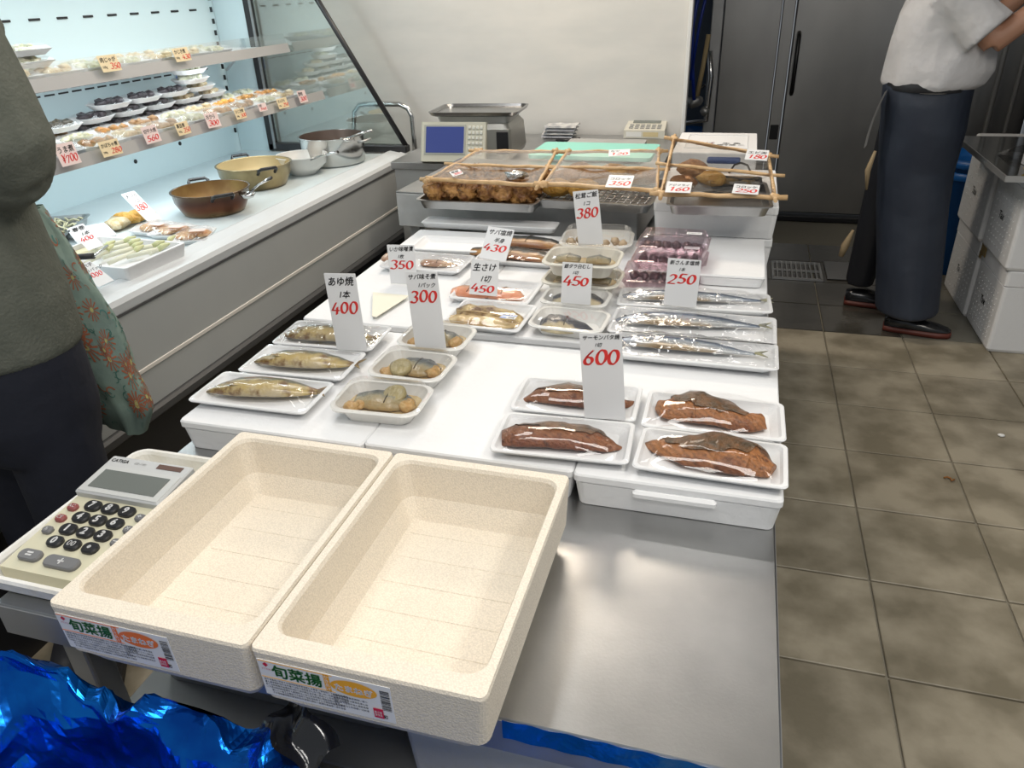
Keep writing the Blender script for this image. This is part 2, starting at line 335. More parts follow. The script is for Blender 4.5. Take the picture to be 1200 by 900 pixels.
tag(MB().tube([(-.02, -.02, .80), (.0, -.03, .95), (.02, -.02, 1.15)], .014, 8).build('wooden_handle', mat('pale_wood', (.5, .38, .2), .6), None, (-.27, 5.12, 0)), 'pale wooden tool handle standing in the gap beside the hose', 'tool handle')
def bucket(name, label, loc, r, h, m):
    e = empty(name, label, 'bin', loc)
    part('tub', MB().lathe([(r*.80, .002), (r*.95, h*.93), (r*1.05, h*.935), (r*1.05, h), (r*.98, h), (r*.93, h*.92), (r*.76, .02)], 28), m, e)
    return e
BLUEB = mat('blue_bucket_plastic', (.012, .13, .42), .35)
b1 = bucket('blue_bin', 'tall blue plastic bin on the floor between the man and the foam boxes', (1.20, 4.42, .003), .20, .60, BLUEB)
part('rim_band', MB().lathe([(.206, .50), (.214, .505), (.214, .535), (.206, .54)], 28, capa=False, capb=False), BLUEB, b1)
part('bucket_handle', MB().tube([(-.2*cos(a), -.2*sin(a), .62+.10*sin(a*1)) for a in [pi*i/10 for i in range(11)]], .004, 6), BRIGHT, b1, 'thin wire handle')
bucket('blue_pail', 'blue plastic pail glimpsed low in the gap beside the cold room', (-.345, 5.58, .003), .12, .52, BLUEB)
# ================================================================ steel sales table
T = .74
tb = empty('steel_table', 'long brushed stainless steel sales table carrying the fish boxes and empty crates', 'table', (-.40, 1.65, 0))
tw, td = 1.01, 2.26
part('tabletop', MB().box(.0, 0, T-.0125, tw, td, .025, b=.002), STEEL, tb)
part('front_lip', MB().box(.0, -td/2+.003, T-.028, tw, .008, .054, b=.002), STEELD, tb)
part('side_lip', MB().box(tw/2-.003, 0, T-.028, .008, td, .054, b=.002), STEELD, tb)
for sx in (-1, 1):
    for sy in (-1, 1): part('leg', MB().box(sx*(tw/2-.05), sy*(td/2-.06), (T-.025)/2, .04, .04, T-.025, b=.004), STEELD, tb)
part('lower_shelf', MB().box(0, 0, .45, tw-.1, td-.14, .02, b=.002), STEELD, tb)
part('tape_strip', MB().grid(lambda u, v: (.213+u*.265, -td/2-.0022-.0007*sin(u*40+v*3), T+.001-.030*v), 40, 3), mat('blue_foil_tape', (.005, .15, .50), .28, .6, bump=.4, bscale=30), tb, 'shiny blue tape along the front edge')
tag(MB().rr([(.42, .30, 0, .03), (.46, .34, .21, .03), (.48, .36, .215, .03), (.48, .36, .23, .03), (.44, .32, .23, .03), (.40, .28, .02, .03)], capb=True).build('plastic_crate', mat('grey_crate', (.30, .30, .29), .5), None, (-.62, .81, .461)), 'dull grey plastic crate on the shelf under the steel table', 'crate')
bxu = empty('foam_box', 'white foam box with a black handwritten mark on the shelf under the table front', 'box', (-.18, .72, .461))
part('box_body', MB().rr([(.34, .24, 0, .01), (.36, .26, .18, .01), (.33, .23, .18, .01), (.31, .21, .02, .01)]), BOXW, bxu)
part('lid', MB().rr([(.33, .23, .17, .01), (.37, .27, .181, .01), (.37, .27, .20, .01), (.36, .26, .204, .01)]), BOXW, bxu)
part('pen_mark', MB().box(-.07, -.126, .145, .05, .002, .006).box(-.05, -.1265, .135, .006, .002, .03).box(-.09, -.1265, .128, .03, .002, .005), INK, bxu, 'black handwritten marks')
# ---- foam boxes that carry the packs
ZB = .80
def foambox(name, label, cx, cy, w, d, h, z, lidded=False, rz=0, handle=False, cat='box', group=None):
    e = empty(name, label, cat, (cx, cy, z), rz, group)
    k = min(h-.006, h*.72)
    part('box_body', MB().rr([(w-.014, d-.014, 0, .012), (w-.002, d-.002, k, .014), (w-.002, d-.002, k+.001, .014)]), BOXW, e)
    part('lid', MB().rr([(w-.003, d-.003, k+.0015, .008), (w, d, k+.004, .008), (w, d, h-.003, .008), (w-.004, d-.004, h, .008)]), BOXW, e)
    if handle: part('hand_ledge', MB().box(0, -d/2+.001, k-.004, w*.4, .016, .014, b=.004), BOXW, e)
    return e
GB = 'white foam boxes on the steel table'
foambox('foam_box', 'white foam box at the near right corner of the table under the roast salmon trays', -.041, 1.127, .302, .43, ZB-T-.002, T+.001, handle=True, group=GB)
foambox('foam_box', 'white foam box in the middle of the front row behind the right cream crate', -.3675, 1.127, .349, .42, ZB-T-.002, T+.001, group=GB)
foambox('foam_box', 'white foam box at the near left table corner under the nearest ayu trays', -.720, 1.127, .354, .43, ZB-T-.002, T+.001, group=GB)
foambox('foam_box', 'white foam box on the right of the back row under the silver saury trays', -.064, 1.69, .318, .66, ZB-T+.004, T+.001, group=GB)
foambox('foam_box', 'white foam box in the middle of the back row under the cut fish packs', -.391, 1.71, .334, .70, ZB-T+.004, T+.001, group=GB)
foambox('foam_box', 'white foam box on the left of the back row with a yellowish paper on top', -.735, 1.71, .352, .70, ZB-T+.004, T+.001, group=GB)
lidq, lw_, ld_, la_ = rect([(828, 291), (888, 296), (893, 343), (822, 340)], .835)
foambox('foam_box', 'low white foam lid box at the right beside the dark red packs', .01, 1.875, .155, .30, .028, ZB+.008, group=GB)
foambox('foam_box', 'shallow white foam box at the back left below the steel stand', -.70, 2.10, .42, .07, .018, ZB+.008, group=GB)
# stack under the third basket
foambox('foam_box', 'lower of the two white foam boxes stacked under the right bamboo covered tray', -.048, 2.27, .315, .43, .085, T+.001, group='foam boxes under the right basket')
foambox('foam_box', 'upper of the two white foam boxes stacked under the right bamboo covered tray', -.048, 2.27, .325, .44, .088, T+.088, group='foam boxes under the right basket')
for k in range(3): b = foambox('foam_box', ('lowest foam box of the stack on the floor behind the covered tray', 'middle foam box of the stack on the floor behind the covered tray', 'white foam box with blurred writing behind the right covered tray')[k], -.085, 2.985, .29, .40, .30, .003+k*.302, group='foam boxes stacked behind the table')
zb_ = .300
MT = Matrix.Translation
for k, (tx, ty, m, s_) in enumerate((('さば', -.06, RED, .035), ('本日入荷', -.09, INK, .025), ('生 魚', -.06, INK, .03), ('冷蔵 二', -.09, INK, .025))):
    text(tx, s_, m, b, MT(((-.075 if k < 2 else .02), ty+.03, zb_+.0004)), bold=.01)
part('recess_border', MB().box(0, .14, zb_+.001, .22, .004, .003).box(0, -.12, zb_+.001, .22, .004, .003).box(-.11, .01, zb_+.001, .004, .26, .003).box(.11, .01, zb_+.001, .004, .26, .003), WHITE, b)
# paper sheet
q = [at(x, y, ZB+.012) for x, y in ((437, 343), (480, 347), (441, 372), (436, 371))]
tag(MB().add([tuple(p) for p in q]+[tuple(p+Vector((0, 0, .0015))) for p in q], [(3, 2, 1, 0), (4, 5, 6, 7), (0, 1, 5, 4), (1, 2, 6, 5), (2, 3, 7, 6), (3, 0, 4, 7)]).build('paper_sheet', mat('cream_paper', (.78, .75, .62), .6)), 'folded cream paper sheet lying on the left back box behind the ayu tag', 'paper')
# ================================================================ cream crates
def veg_crate(label, cx, cy, ocol, seed):
    e = empty('vegetable_crate', label, 'crate', (cx, cy, T+.001))
    w, d, h = .264, .384, .104
    b = MB(); n = 5
    b.rr([(w-.044, d-.040, 0, .012), (w-.014, d-.012, .026, .014), (w-.006, d-.005, .030, .014), (w, d, h-.004, .009), (w-.003, d-.003, h, .007), (w-.022, d-.040, h, .022, 0, .005), (w-.027, d-.045, h-.005, .022, 0, .005),
          (w-.038, d-.055, .046, .020, 0, .005), (w-.040, d-.057, .044, .020, 0, .005), (w-.066, d-.080, .0155, .014, 0, .003), (w-.068, d-.082, .014, .014, 0, .003)], n=n)
    part('crate_body', b, VEGF, e)
    r = MB()
    for k in range(6): r.box(.0, -.125+k*.05, .0142, w-.085, .0030, .0012, b=.0005)
    for k in (-1, 0, 1): r.box(k*.055, 0, .0140, .0018, d-.10, .0008, b=.0003)
    part('floor_ribs', r, VEGF, e)
    pn = MB().rr([(w-.02, h-.03, 0, .02), (w-.028, h-.034, .004, .02)], n=4)
    # printed label on the near face
    M = MT((-w/2+.008, -d/2+.0020, .0345)) @ Matrix.Rotation(pi/2+.035, 4, 'X')
    lb = MB().box(.077, .029, .0002, .154, .056, .0006, T=M); lo = part('label', lb, mat('label_white', (.80, .80, .80), .4), e, 'printed product label')
    om = mat(ocol[0], ocol[1], .45); GR = mat('label_green', (.03, .17, .03), .45)
    Z = M @ MT((0, 0, .0009))
    text('旬菜揚', .0200, GR, lo, Z @ MT((.0155, .0355, .0002)), 'green_lettering', bold=.03)
    text('たまねぎ', .0112, mat('label_letter_white', (.85, .85, .85), .4), lo, Z @ MT((.1115, .0375, .0006)), 'white_lettering', bold=.055, align='CENTER')
    ov = MB().add([(.1115+.0265*cos(a), .0425+.0115*sin(a), .0002) for a in [2*pi*i/28 for i in range(28)]], [tuple(range(28))], T=Z); part('oval', ov, om, lo)
    ln = MB().box(.045, .0555, 0, .088, .0007, .0002, T=Z).box(.045, .0305, 0, .088, .0007, .0002, T=Z).box(.0815, .043, 0, .0065, .026, .0002, T=Z); part('ruled_frame', ln, om, lo)
    text('か\nき\nあ\nげ', .0062, mat('label_letter_white', (.85, .85, .85), .4), lo, Z @ MT((.0785, .0505, .0005)), 'white_lettering')
    mk = MB().add([(.006, .0505, 0), (.0095, .054, 0), (.013, .0505, 0), (.0095, .047, 0)], [(0, 3, 2, 1)], T=Z); part('emblem', mk, mat('label_red', (.62, .02, .06), .4), lo)
    text('すりだね', .0028, mat('label_red', (.62, .02, .06), .4), lo, Z @ MT((.0035, .0425, 0)), 'red_lettering')
    rn = random.Random(seed); src = '名称そうざい半製品原材料たまねぎ小麦粉にんじん植物油脂食塩内容量個賞味期限枠外下部記載保存方法要冷蔵度以下製造者株式会社食品工業地冷凍解凍後加熱調理必要'
    lines = [''.join(rn.choice(src) for _ in range(34 if k < 3 else 30)) for k in range(6)]
    for k, l in enumerate(lines): text(l, .0034, INK, lo, Z @ MT((.003+(.006 if k > 3 else 0), .0258-k*.0042, 0)), 'small_print', sx=.86)
    for k in range(4): text(''.join(rn.choice(src) for _ in range(13)), .0034, INK, lo, Z @ MT((.085, .0248-k*.0048, 0)), 'small_print', sx=.9)
    text('要冷蔵\n保存品', .0042, mat('label_letter_white', (.85, .85, .85), .4), lo, Z @ MT((.1315, .0135, .0008)), 'white_lettering', sx=.7)
    part('red_stamp', MB().box(.136, .013, .0003, .011, .0145, .0002, T=Z), mat('label_red', (.62, .02, .06), .4), lo)
    bc = MB(); y = .0200
    while y < .0500:
        t_ = rn.choice((.0004, .0006, .0009)); bc.box(.1465, y, 0, .0105, t_, .0002, T=Z); y += t_+rn.choice((.0009, .0014))
    part('barcode', bc, INK, lo)
    rc = MB().box(.1425, .0065, 0, .0055, .0006, .0002, T=Z).box(.1425, .0110, 0, .0055, .0006, .0002, T=Z).box(.140, .0088, 0, .0006, .005, .0002, T=Z).box(.145, .0088, 0, .0006, .005, .0002, T=Z).box(.1425, .0088, 0, .002, .002, .0002, T=Z)
    part('recycling_mark', rc, INK, lo)
    return e
veg_crate('empty cream foam crate with an orange oval on its label, left of the two', -.579, .650, ('label_orange', (.85, .19, .02)), 3)
veg_crate('empty cream foam crate with a yellow oval on its label, right of the two', -.3125, .650, ('label_yellow', (.88, .42, .02)), 4)
ORD = ['first', 'second', 'third', 'fourth', 'fifth', 'sixth', 'seventh', 'eighth', 'ninth', 'tenth', 'eleventh', 'twelfth', 'thirteenth', 'fourteenth']
# ================================================================ fish, trays, packs
def loaf(path, Wd, Ht, n=14, flat=.25, z0=0, amp=0, seed=0, fr=40, sub=3):
    """a body lying on its side along a curved centre line; widths and heights per station"""
    P = [Vector((x, y, 0)) for x, y in path]; m = len(P)
    def lerp(A, t):
        k = min(int(t*(m-1)), m-2); f = t*(m-1)-k; f2 = f*f*(3-2*f)*.6+f*.4
        return A[k]*(1-f2)+A[k+1]*f2
    rings = []; N_ = (m-1)*sub
    for i in range(N_+1):
        t = i/N_; c = lerp(P, t); tn = (lerp(P, min(1, t+.03))-lerp(P, max(0, t-.03))).normalized(); nr = Vector((-tn.y, tn.x, 0))
        w, h = lerp(Wd, t)/2, lerp(Ht, t); ring = []
        for j in range(n):
            a = 2*pi*j/n; sz = sin(a); v = c+nr*(w*cos(a))+Vector((0, 0, z0+h*(.35+.65*sz if sz > 0 else .35+.35*sz/ max(flat, .01)*flat)))
            if amp: v += (v.normalized()+Vector((0, 0, 1)))*amp*noise.noise(v*fr+Vector((seed*9, 0, seed)))
            ring.append(v)
        rings.append(ring)
    return rings
def fan(tip, L, h, z, notch=.5, th=.0012):
    x, y = tip; pts = [(x, y-h*.12), (x+L, y-h*.5), (x+L*notch, y), (x+L, y+h*.5), (x, y+h*.12)]
    return MB().add([(a, b, z) for a, b in pts]+[(a, b, z+th) for a, b in pts], [(4, 3, 2, 1, 0), (5, 6, 7, 8, 9)]+[(i, (i+1) % 5, (i+1) % 5+5, i+5) for i in range(5)])
AYUM = grad('grilled_ayu_skin', 'Y', [(0, (.50, .42, .28)), (.22, (.48, .36, .14)), (.48, (.34, .26, .10)), (.58, (.10, .10, .06)), (1, (.05, .06, .05))], .28, 55, .5, .4, coat=.5, patch=((.15, .07, .015), 42, .50))
SAUM = grad('saury_skin', 'Y', [(0, (.26, .17, .08)), (.08, (.40, .31, .20)), (.16, (.50, .50, .49)), (.36, (.36, .40, .45)), (.48, (.10, .14, .21)), (1, (.02, .035, .06))], .22, 40, .22, .35, coat=.6, metal=.25, patch=((.35, .26, .14), 50, .66))
TAILM = mat('tail_fin', (.30, .22, .10), .5, 0, (.12, .07, .03), 60)
TAILS = mat('saury_tail_fin', (.38, .36, .20), .45, 0, (.2, .2, .15), 60)
EYEM = mat('fish_eye', (.03, .03, .03), .15); EYEW = mat('fish_eye_ring', (.5, .5, .42), .3)
def fish(kind, label, L, hpx, ang, loc, seed, group):
    e = empty({'ayu': 'grilled_ayu', 'saury': 'grilled_saury'}[kind], label, 'fish', loc, ang, group)
    if kind == 'ayu':
        st = [0, .12, .28, .45, .62, .78, .88, .93]; Wd = [.10, .52, .92, 1, .93, .66, .36, .26]; Ht = [.1, .5, .8, .85, .75, .5, .3, .2]; M_ = AYUM; tl = .09
    else:
        st = [0, .07, .18, .32, .50, .68, .82, .92]; Wd = [.05, .40, .82, 1, .95, .75, .36, .16]; Ht = [.08, .45, .75, .85, .8, .6, .3, .14]; M_ = SAUM; tl = .08
    W_ = hpx
    path = [(t*L, (.04*sin(t*pi*1.3+seed))*W_) for t in st]
    part('body', MB().loft(loaf(path, [w*W_ for w in Wd], [h*W_*.55 for h in Ht], amp=.0006, seed=seed, n=16)), M_, e)
    hx = .10*L
    part('gill', MB().tube([(hx*1.5, W_*.27, W_*.17), (hx*1.9, 0.05*W_, W_*.335), (hx*1.6, -W_*.26, W_*.16)], .0012, 5), mat('gill_dark', (.16, .11, .05), .4), e)
    part('eye', MB().blob((hx*.80, W_*.06, W_*.17 if kind == 'ayu' else W_*.24), (.0032, .0032, .0022), 0, sub=1), EYEM, e)
    part('mouth', MB().tube([(.002, -W_*.03, W_*.05), (hx*.5, -W_*.07, W_*.11)], .0009, 5), mat('gill_dark', (.16, .11, .05), .4), e)
    part('pectoral_fin', MB().loft([[Vector((hx*2.0+k*.012, -W_*.14-k*W_*.04+dy*(1-abs(k-1)*.5)*W_*.09, W_*.42-k*W_*.02+(.001 if dy else 0))) for dy in (-1, 0, 1)] for k in range(3)], False, False, closed=False), TAILM, e)
    part('dorsal_fin', MB().loft([[Vector((L*(.48+.06*k), W_*.50, W_*.12)), Vector((L*(.50+.06*k), W_*(.62-.04*k), W_*.10))] for k in range(3)], False, False, closed=False), TAILM if kind == 'ayu' else TAILS, e)
    tx, ty = path[-1]
    part('tail_fin', fan((tx-.002, ty), L*tl, W_*(.72 if kind == 'ayu' else .62), W_*.08), TAILM if kind == 'ayu' else TAILS, e)
    return e
def tent(w, d, z, bumps, seed, nu=26, nv=16, amp=.0007):
    def fn(u, v):
        x = (u-.5)*w; y = (v-.5)*d; e = min(u, 1-u, v, 1-v); k = min(1, e/.14); k = k*k*(3-2*k)
        h = 0
        for bx, by, bw, bd, bh in bumps:
            r = ((x-bx)/(bw/2*1.25))**2+((y-by)/(bd/2*1.5))**2
            h = max(h, bh*max(0, 1-r*.55) if r < 1.8 else 0)
        return (x, y, z+k*h+amp*k*noise.noise(Vector((x*60, y*60, seed*3.3)))+amp*.7*k*sin(x*90+y*60+seed))
    return MB().grid(fn, nu, nv)
FILMO = [None]
def foam_tray(label, q, z, seed=0, bumps=(), group=None, h=.017, film=FILM, grow=1.0):
    """shallow white foam tray with turned out rim, film stretched over"""
    c, w, d, a = rect(q, z+h); w *= grow; d *= grow
    e = empty('foam_tray', label, 'tray', (c.x, c.y, z), a, group)
    part('tray_body', MB().rr([(w-.040, d-.034, 0, .008), (w-.014, d-.012, h-.006, .010), (w-.002, d-.002, h-.0045, .010), (w, d, h-.002, .010), (w-.003, d-.003, h, .010), (w-.014, d-.013, h, .009), (w-.022, d-.02, h-.005, .009), (w-.046, d-.040, .0035, .008)], n=4), WHITE, e)
    fo = part('film_wrap', tent(w-.004, d-.004, h+.0008, bumps, seed), film, e) if film else None
    FILMO[0] = fo
    return e, w, d, a
def place(p, e_loc, z): return Vector((p[0], p[1], z))
def line(pa, pb, z):
    A, B = at(*pa, z), at(*pb, z); return A, (B-A).length, math.atan2(B.y-A.y, B.x-A.x)
def local(e, p):
    d = p-e.location; a = -e.rotation_euler.z
    return d.x*cos(a)-d.y*sin(a), d.x*sin(a)+d.y*cos(a)
ZR = ZB+.0055       # back row of boxes
zt = .0045
for nm, q, ha, tl_, W_, k, zz in (('nearest of the three, its tail sticking out', [(261, 433), (394, 449), (354, 484), (221, 469)], (241, 456), (394, 456), .060, 1, ZB), ('middle of the three', [(313, 402), (432, 413), (398, 444), (279, 434)], (297, 421), (434, 425), .058, 2, ZB), ('farthest of the three, behind the 400 tag', [(345, 374), (463, 383), (431, 410), (322, 401)], (329, 390), (455, 395), .058, 3, ZR)):
    A, L, a = line(ha, tl_, zz+.018)
    e, w, d, ta = foam_tray('white foam tray holding a grilled ayu at the left edge, '+nm.split(',')[0], q, zz, k, (), group='grilled ayu trays')
    lx, ly = local(e, A); mx = L/2*.95+lx
    FILMO[0].data = tent(w-.004, d-.004, .0178, [(mx, ly, L*.95, W_*1.2, .022)], k).build('tmp', FILM2 if k == 3 else FILM).data
    bpy.data.objects.remove(bpy.data.objects['tmp'])
    fish('ayu', 'grilled yellow brown ayu, '+nm, L*.93, W_, a, (A.x, A.y, zz+zt+.006), k, 'grilled ayu')
for nm, q, ha, tl_, W_, k in (('farthest, behind the 250 tag', [(728, 337), (903, 344), (906, 366), (721, 356)], (724, 343), (918, 350), .042, 4), ('middle, under wrinkled film', [(724, 357), (911, 373), (910, 404), (710, 388)], (718, 371), (917, 380), .050, 5), ('nearest, beside the 600 tag', [(726, 388), (913, 402), (912, 431), (706, 416)], (716, 396), (912, 413), .046, 6)):
    A, L, a = line(ha, tl_, ZR+.02)
    e, w, d, ta = foam_tray('long white foam tray holding a silver saury, '+nm, q, ZR, k, (), group='saury trays')
    lx, ly = local(e, A)
    FILMO[0].data = tent(w-.004, d-.004, .0178, [(lx+L/2, ly, L*.98, W_*1.2, .017)], k, 40, 14, .002).build('tmp', FILM2).data
    bpy.data.objects.remove(bpy.data.objects['tmp'])
    fish('saury', 'silver blue saury with its forked tail past the tray end, '+nm, L*.95, W_, a, (A.x, A.y, ZR+zt+.006), k, 'saury')
# roast salmon slices
SAL = grad('roast_salmon', 'Y', [(0, (.20, .065, .022)), (.15, (.32, .13, .045)), (.42, (.38, .155, .05)), (.54, (.15, .065, .025)), (.72, (.10, .065, .035)), (1, (.20, .08, .03))], .42, 60, .45, .9, coat=.1, bscale=260, patch=((.13, .045, .016), 90, .54), bands=(45, .17))
SAL2 = grad('dark_roast_salmon', 'Y', [(0, (.17, .05, .02)), (.25, (.25, .095, .038)), (.50, (.19, .07, .026)), (.62, (.075, .045, .025)), (1, (.10, .055, .03))], .40, 60, .45, .9, coat=.12, bscale=260, patch=((.10, .03, .012), 90, .52), bands=(45, .12))
CHAR = mat('charred_salmon_skin', (.075, .052, .03), .4, 0, (.19, .09, .035), 60, .5, 200, coat=.25, detail=5)
for nm, q, pa, pb, Ws, prof, m_, k, zz in (
    ('back left, behind the 600 tag', [(617, 440), (756, 453), (743, 492), (594, 479)], (611, 464), (742, 470), .064, 0, SAL2, 1, ZB),
    ('front left, under the 600 tag', [(596, 483), (745, 494), (737, 543), (568, 527)], (588, 511), (729, 519), .066, 1, SAL2, 2, ZB),
    ('back right, with the blunt upturned end', [(759, 457), (919, 472), (922, 518), (752, 497)], (771, 478), (894, 492), .078, 2, SAL, 3, ZB),
    ('front right, largest with a long pointed end', [(755, 498), (923, 522), (925, 571), (738, 548)], (751, 520), (906, 545), .082, 3, SAL, 4, ZB)):
    A, L, a = line(pa, pb, zz+.016); e, w, d, ta = foam_tray('white foam tray under film holding a roast salmon slice, '+nm.split(',')[0], q, zz, k+10, (), group='salmon trays')
    lx, ly = local(e, A)
    FILMO[0].data = tent(w-.004, d-.004, .0178, [(lx+L/2, ly, L, Ws*1.1, .024)], k).build('tmp', FILM).data
    bpy.data.objects.remove(bpy.data.objects['tmp'])
    s_ = empty('salmon_slice', 'glossy brown roast salmon slice, '+nm, 'salmon', (A.x, A.y, zz+zt), a, 'roast salmon slices')
    if prof == 0: st = [(0, 0), (.15, .05), (.4, .06), (.7, .03), (1, -.0)]; Wd = [.08, .55, 1, .85, .2]; Ht = [.2, .6, .8, .7, .3]
    elif prof == 1: st = [(0, 0), (.12, .02), (.4, .05), (.7, .04), (.86, .0), (1, -.02)]; Wd = [.55, .8, .9, .95, .6, .06]; Ht = [.5, .8, .85, .8, .55, .2]
    elif prof == 2: st = [(0, .07), (.12, .0), (.35, .06), (.6, .02), (.85, -.09), (1, -.02)]; Wd = [.25, .7, 1.1, .9, .55, .45]; Ht = [.5, .7, .9, .75, .6, .6]
    else: st = [(0, .06), (.15, .02), (.35, .0), (.6, .03), (.85, .0), (1, -.05)]; Wd = [.05, .38, .85, 1.1, .95, .35]; Ht = [.2, .5, .7, .85, .8, .4]
    rg = loaf([(x*L, y*L) for x, y in st], [x*Ws for x in Wd], [h*Ws*.50 for h in Ht], amp=.0028, seed=k, n=24, fr=60, sub=8)
    part('flesh', MB().loft(rg), m_, s_)
    n0, n1 = int(len(rg)*.16), int(len(rg)*.86); sk = []       # folded flap of darker skin along the back edge
    for i in range(n0, n1+1):
        r = rg[i]; c = sum(r, Vector())/24; f = sin(pi*(i-n0)/(n1-n0))**.5; row = []
        for j in (1, 2, 4, 5, 7, 8): v = r[j]; row.append(c+(v-c)*(1.0+.06*f)+Vector((0, 0, .0016*f)))
        sk.append(row[:2+int(round(4*f*(.75 if prof < 2 else 1)))] + [row[1+int(round(4*f*(.75 if prof < 2 else 1)))]]*(6-2-int(round(4*f*(.75 if prof < 2 else 1)))))
    part('skin', MB().loft(sk, False, False, closed=False), CHAR, s_, 'dark charred skin')
# lidded clear packs with simmered fish
SABA = grad('simmered_mackerel', 'Y', [(0, (.42, .29, .12)), (.3, (.36, .30, .17)), (.45, (.20, .20, .15)), (.6, (.07, .085, .085)), (1, (.04, .05, .06))], .3, 60, .45, .5, coat=.4, bscale=150)
COD = grad('simmered_black_cod', 'Y', [(0, (.62, .53, .33)), (.20, (.60, .50, .32)), (.30, (.08, .08, .09)), (1, (.025, .03, .04))], .25, 50, .3, .5, coat=.5, bscale=150)
BROTH = mat('tan_sauce', (.58, .46, .26), .25, 0, (.50, .36, .17), 25, coat=.3)
DAIKON = mat('simmered_radish', (.30, .25, .11), .3, 0, (.42, .34, .15), 50, .3, 90, coat=.3)
MISO = mat('orange_simmered', (.52, .30, .10), .35, 0, (.62, .42, .18), 80, .5, 120, coat=.2)
def lid_pack(label, q, z, h=.030, lh=.016, tint=None, group=None, lidded=True, broth=True):
    c, w, d, a = rect(q, z+h)
    e = empty('food_pack', label, 'food pack', (c.x, c.y, z), a, group); r = min(w, d)*.22
    wm = tint or mat('pack_plastic', (.80, .79, .755), .3, spec=.5)
    part('pack_base', MB().rr([(w-.045, d-.040, 0, r*.8), (w-.022, d-.020, h-.006, r), (w-.002, d-.002, h-.005, r), (w, d, h-.002, r), (w-.004, d-.004, h, r), (w-.016, d-.015, h, r), (w-.020, d-.019, h-.004, r), (w-.046, d-.042, .003, r*.8)], n=5), wm, e)
    if broth: part('sauce', MB().rr([(w-.040, d-.036, .006, r), (w-.034, d-.031, .014, r)], n=4), BROTH, e)
    if lidded: part('clear_lid', MB().rr([(w-.001, d-.001, h+.0006, r), (w-.012, d-.012, h+.0012, r), (w-.022, d-.021, h+lh-.004, r*.8), (w-.034, d-.032, h+lh, r*.7)], n=5, capa=False, smooth=False), LID, e)
    return e, w, d, a
def piece(name, label, cat, pa, pb, Ws, z, m_, prof=0, group=None, hs=.45, seed=1):
    A, L, a = line(pa, pb, z+.012); e = empty(name, label, cat, (A.x, A.y, z), a, group)
    P_ = {0: ([0, .2, .5, .8, 1], [.5, .9, 1, .9, .4], [.6, .9, 1, .9, .5], .04), 1: ([0, .1, .35, .6, .85, 1], [.35, .85, 1, .8, .45, .08], [.6, .9, 1, .8, .5, .1], -.06)}[prof]
    rg = loaf([(t*L, P_[3]*L*sin(pi*t)) for t in P_[0]], [x*Ws for x in P_[1]], [x*Ws*hs for x in P_[2]], amp=.0015, seed=seed, n=16, fr=80, sub=4)
    part('flesh', MB().loft(rg), m_, e); part('score_line', MB().tube([rg[len(rg)//2][j]+Vector((0, 0, .0006)) for j in (2, 3, 4, 5, 6)], .0009, 4), mat('score_dark', (.10, .08, .05), .5), e)
    return e
gm = 'miso mackerel packs'
for nm, q, zz, k in (('nearest', [(409, 441), (507, 453), (489, 492), (388, 478)], ZB, 1), ('middle', [(455, 405), (538, 417), (514, 449), (429, 438)], ZB, 2), ('farthest, behind the 300 tag', [(488, 375), (559, 384), (542, 412), (461, 403)], ZR, 3)):
    e, w, d, a = lid_pack('clear lidded pack of simmered mackerel by the ayu trays, '+nm, q, zz, group=gm)
    c = e.location; ex = Vector((cos(a), sin(a), 0)); ey = Vector((-sin(a), cos(a), 0)); G = 'simmered mackerel in the lidded packs'
    s_ = empty('mackerel_fillet', 'grey brown mackerel fillet, pack by the ayu trays, '+nm, 'fish', c+ex*(-w*.30)+ey*(d*.02)+Vector((0, 0, .012)), a, G)
    rg = loaf([(0, 0), (w*.2, .002), (w*.45, .003), (w*.62, 0)], [.04, .062, .064, .03], [.015, .022, .021, .012], amp=.0015, seed=k, n=16, fr=80, sub=5)
    part('flesh', MB().loft(rg), SABA, s_); part('score_line', MB().tube([rg[8][j]+Vector((0, 0, .0007)) for j in (2, 3, 4, 5, 6)], .001, 4), mat('score_dark', (.10, .08, .05), .5), s_)
    off = {1: (.12, .012), 2: (-.10, -.018), 3: (.02, -.01)}[k]
    tag(MB().lathe([(.018, 0), (.021, .002), (.021, .008), (.018, .010)], 18, T=Matrix.Rotation(.35, 4, 'X')).build('radish_slice', DAIKON, None, c+ex*(w*off[0])+ey*off[1]+Vector((0, 0, .026)), 0), 'round simmered radish slice on the mackerel, '+nm+' pack', 'radish', 'radish slices')
    for j, (fx, fy) in enumerate(((-.28, -.30), (.30, -.12))):
        tag(MB().blob((0, 0, .010), (.014, .013, .010), .2, 3, j+k*2).blob((.012, .008, .009), (.010, .011, .008), .2, 3, j+k*3).build('vegetable_chunk', MISO, None, c+ex*(w*fx)+ey*(d*fy*.8)+Vector((0, 0, .012)), a+j), 'orange brown simmered chunk at the %s end of the %s mackerel pack' % (('left', 'right')[j], nm.split(',')[0]), 'vegetable', 'simmered chunks')
gc = 'black cod packs'
e, w, d, a = lid_pack('clear lidded pack of black skinned cod at the front of its column', [(633, 355), (716, 367), (707, 390), (617, 382)], ZR, .026, .014, group=gc, broth=False)
piece('cod_fillet', 'dark skinned white cod fillet in the nearest cod pack', 'fish', (635, 378), (696, 382), .074, ZR+.006, COD, 1, 'cod fillets', .42, 3)
e, w, d, a = lid_pack('clear lidded cod pack partly hidden by the 450 cod tag', [(641, 334), (718, 342), (710, 361), (633, 353)], ZR, .026, .014, group=gc, broth=False)
piece('cod_fillet', 'cod fillet with dark skin sticking out both sides of the 450 cod tag', 'fish', (648, 350), (706, 353), .068, ZR+.006, COD, 0, 'cod fillets', .40, 4)
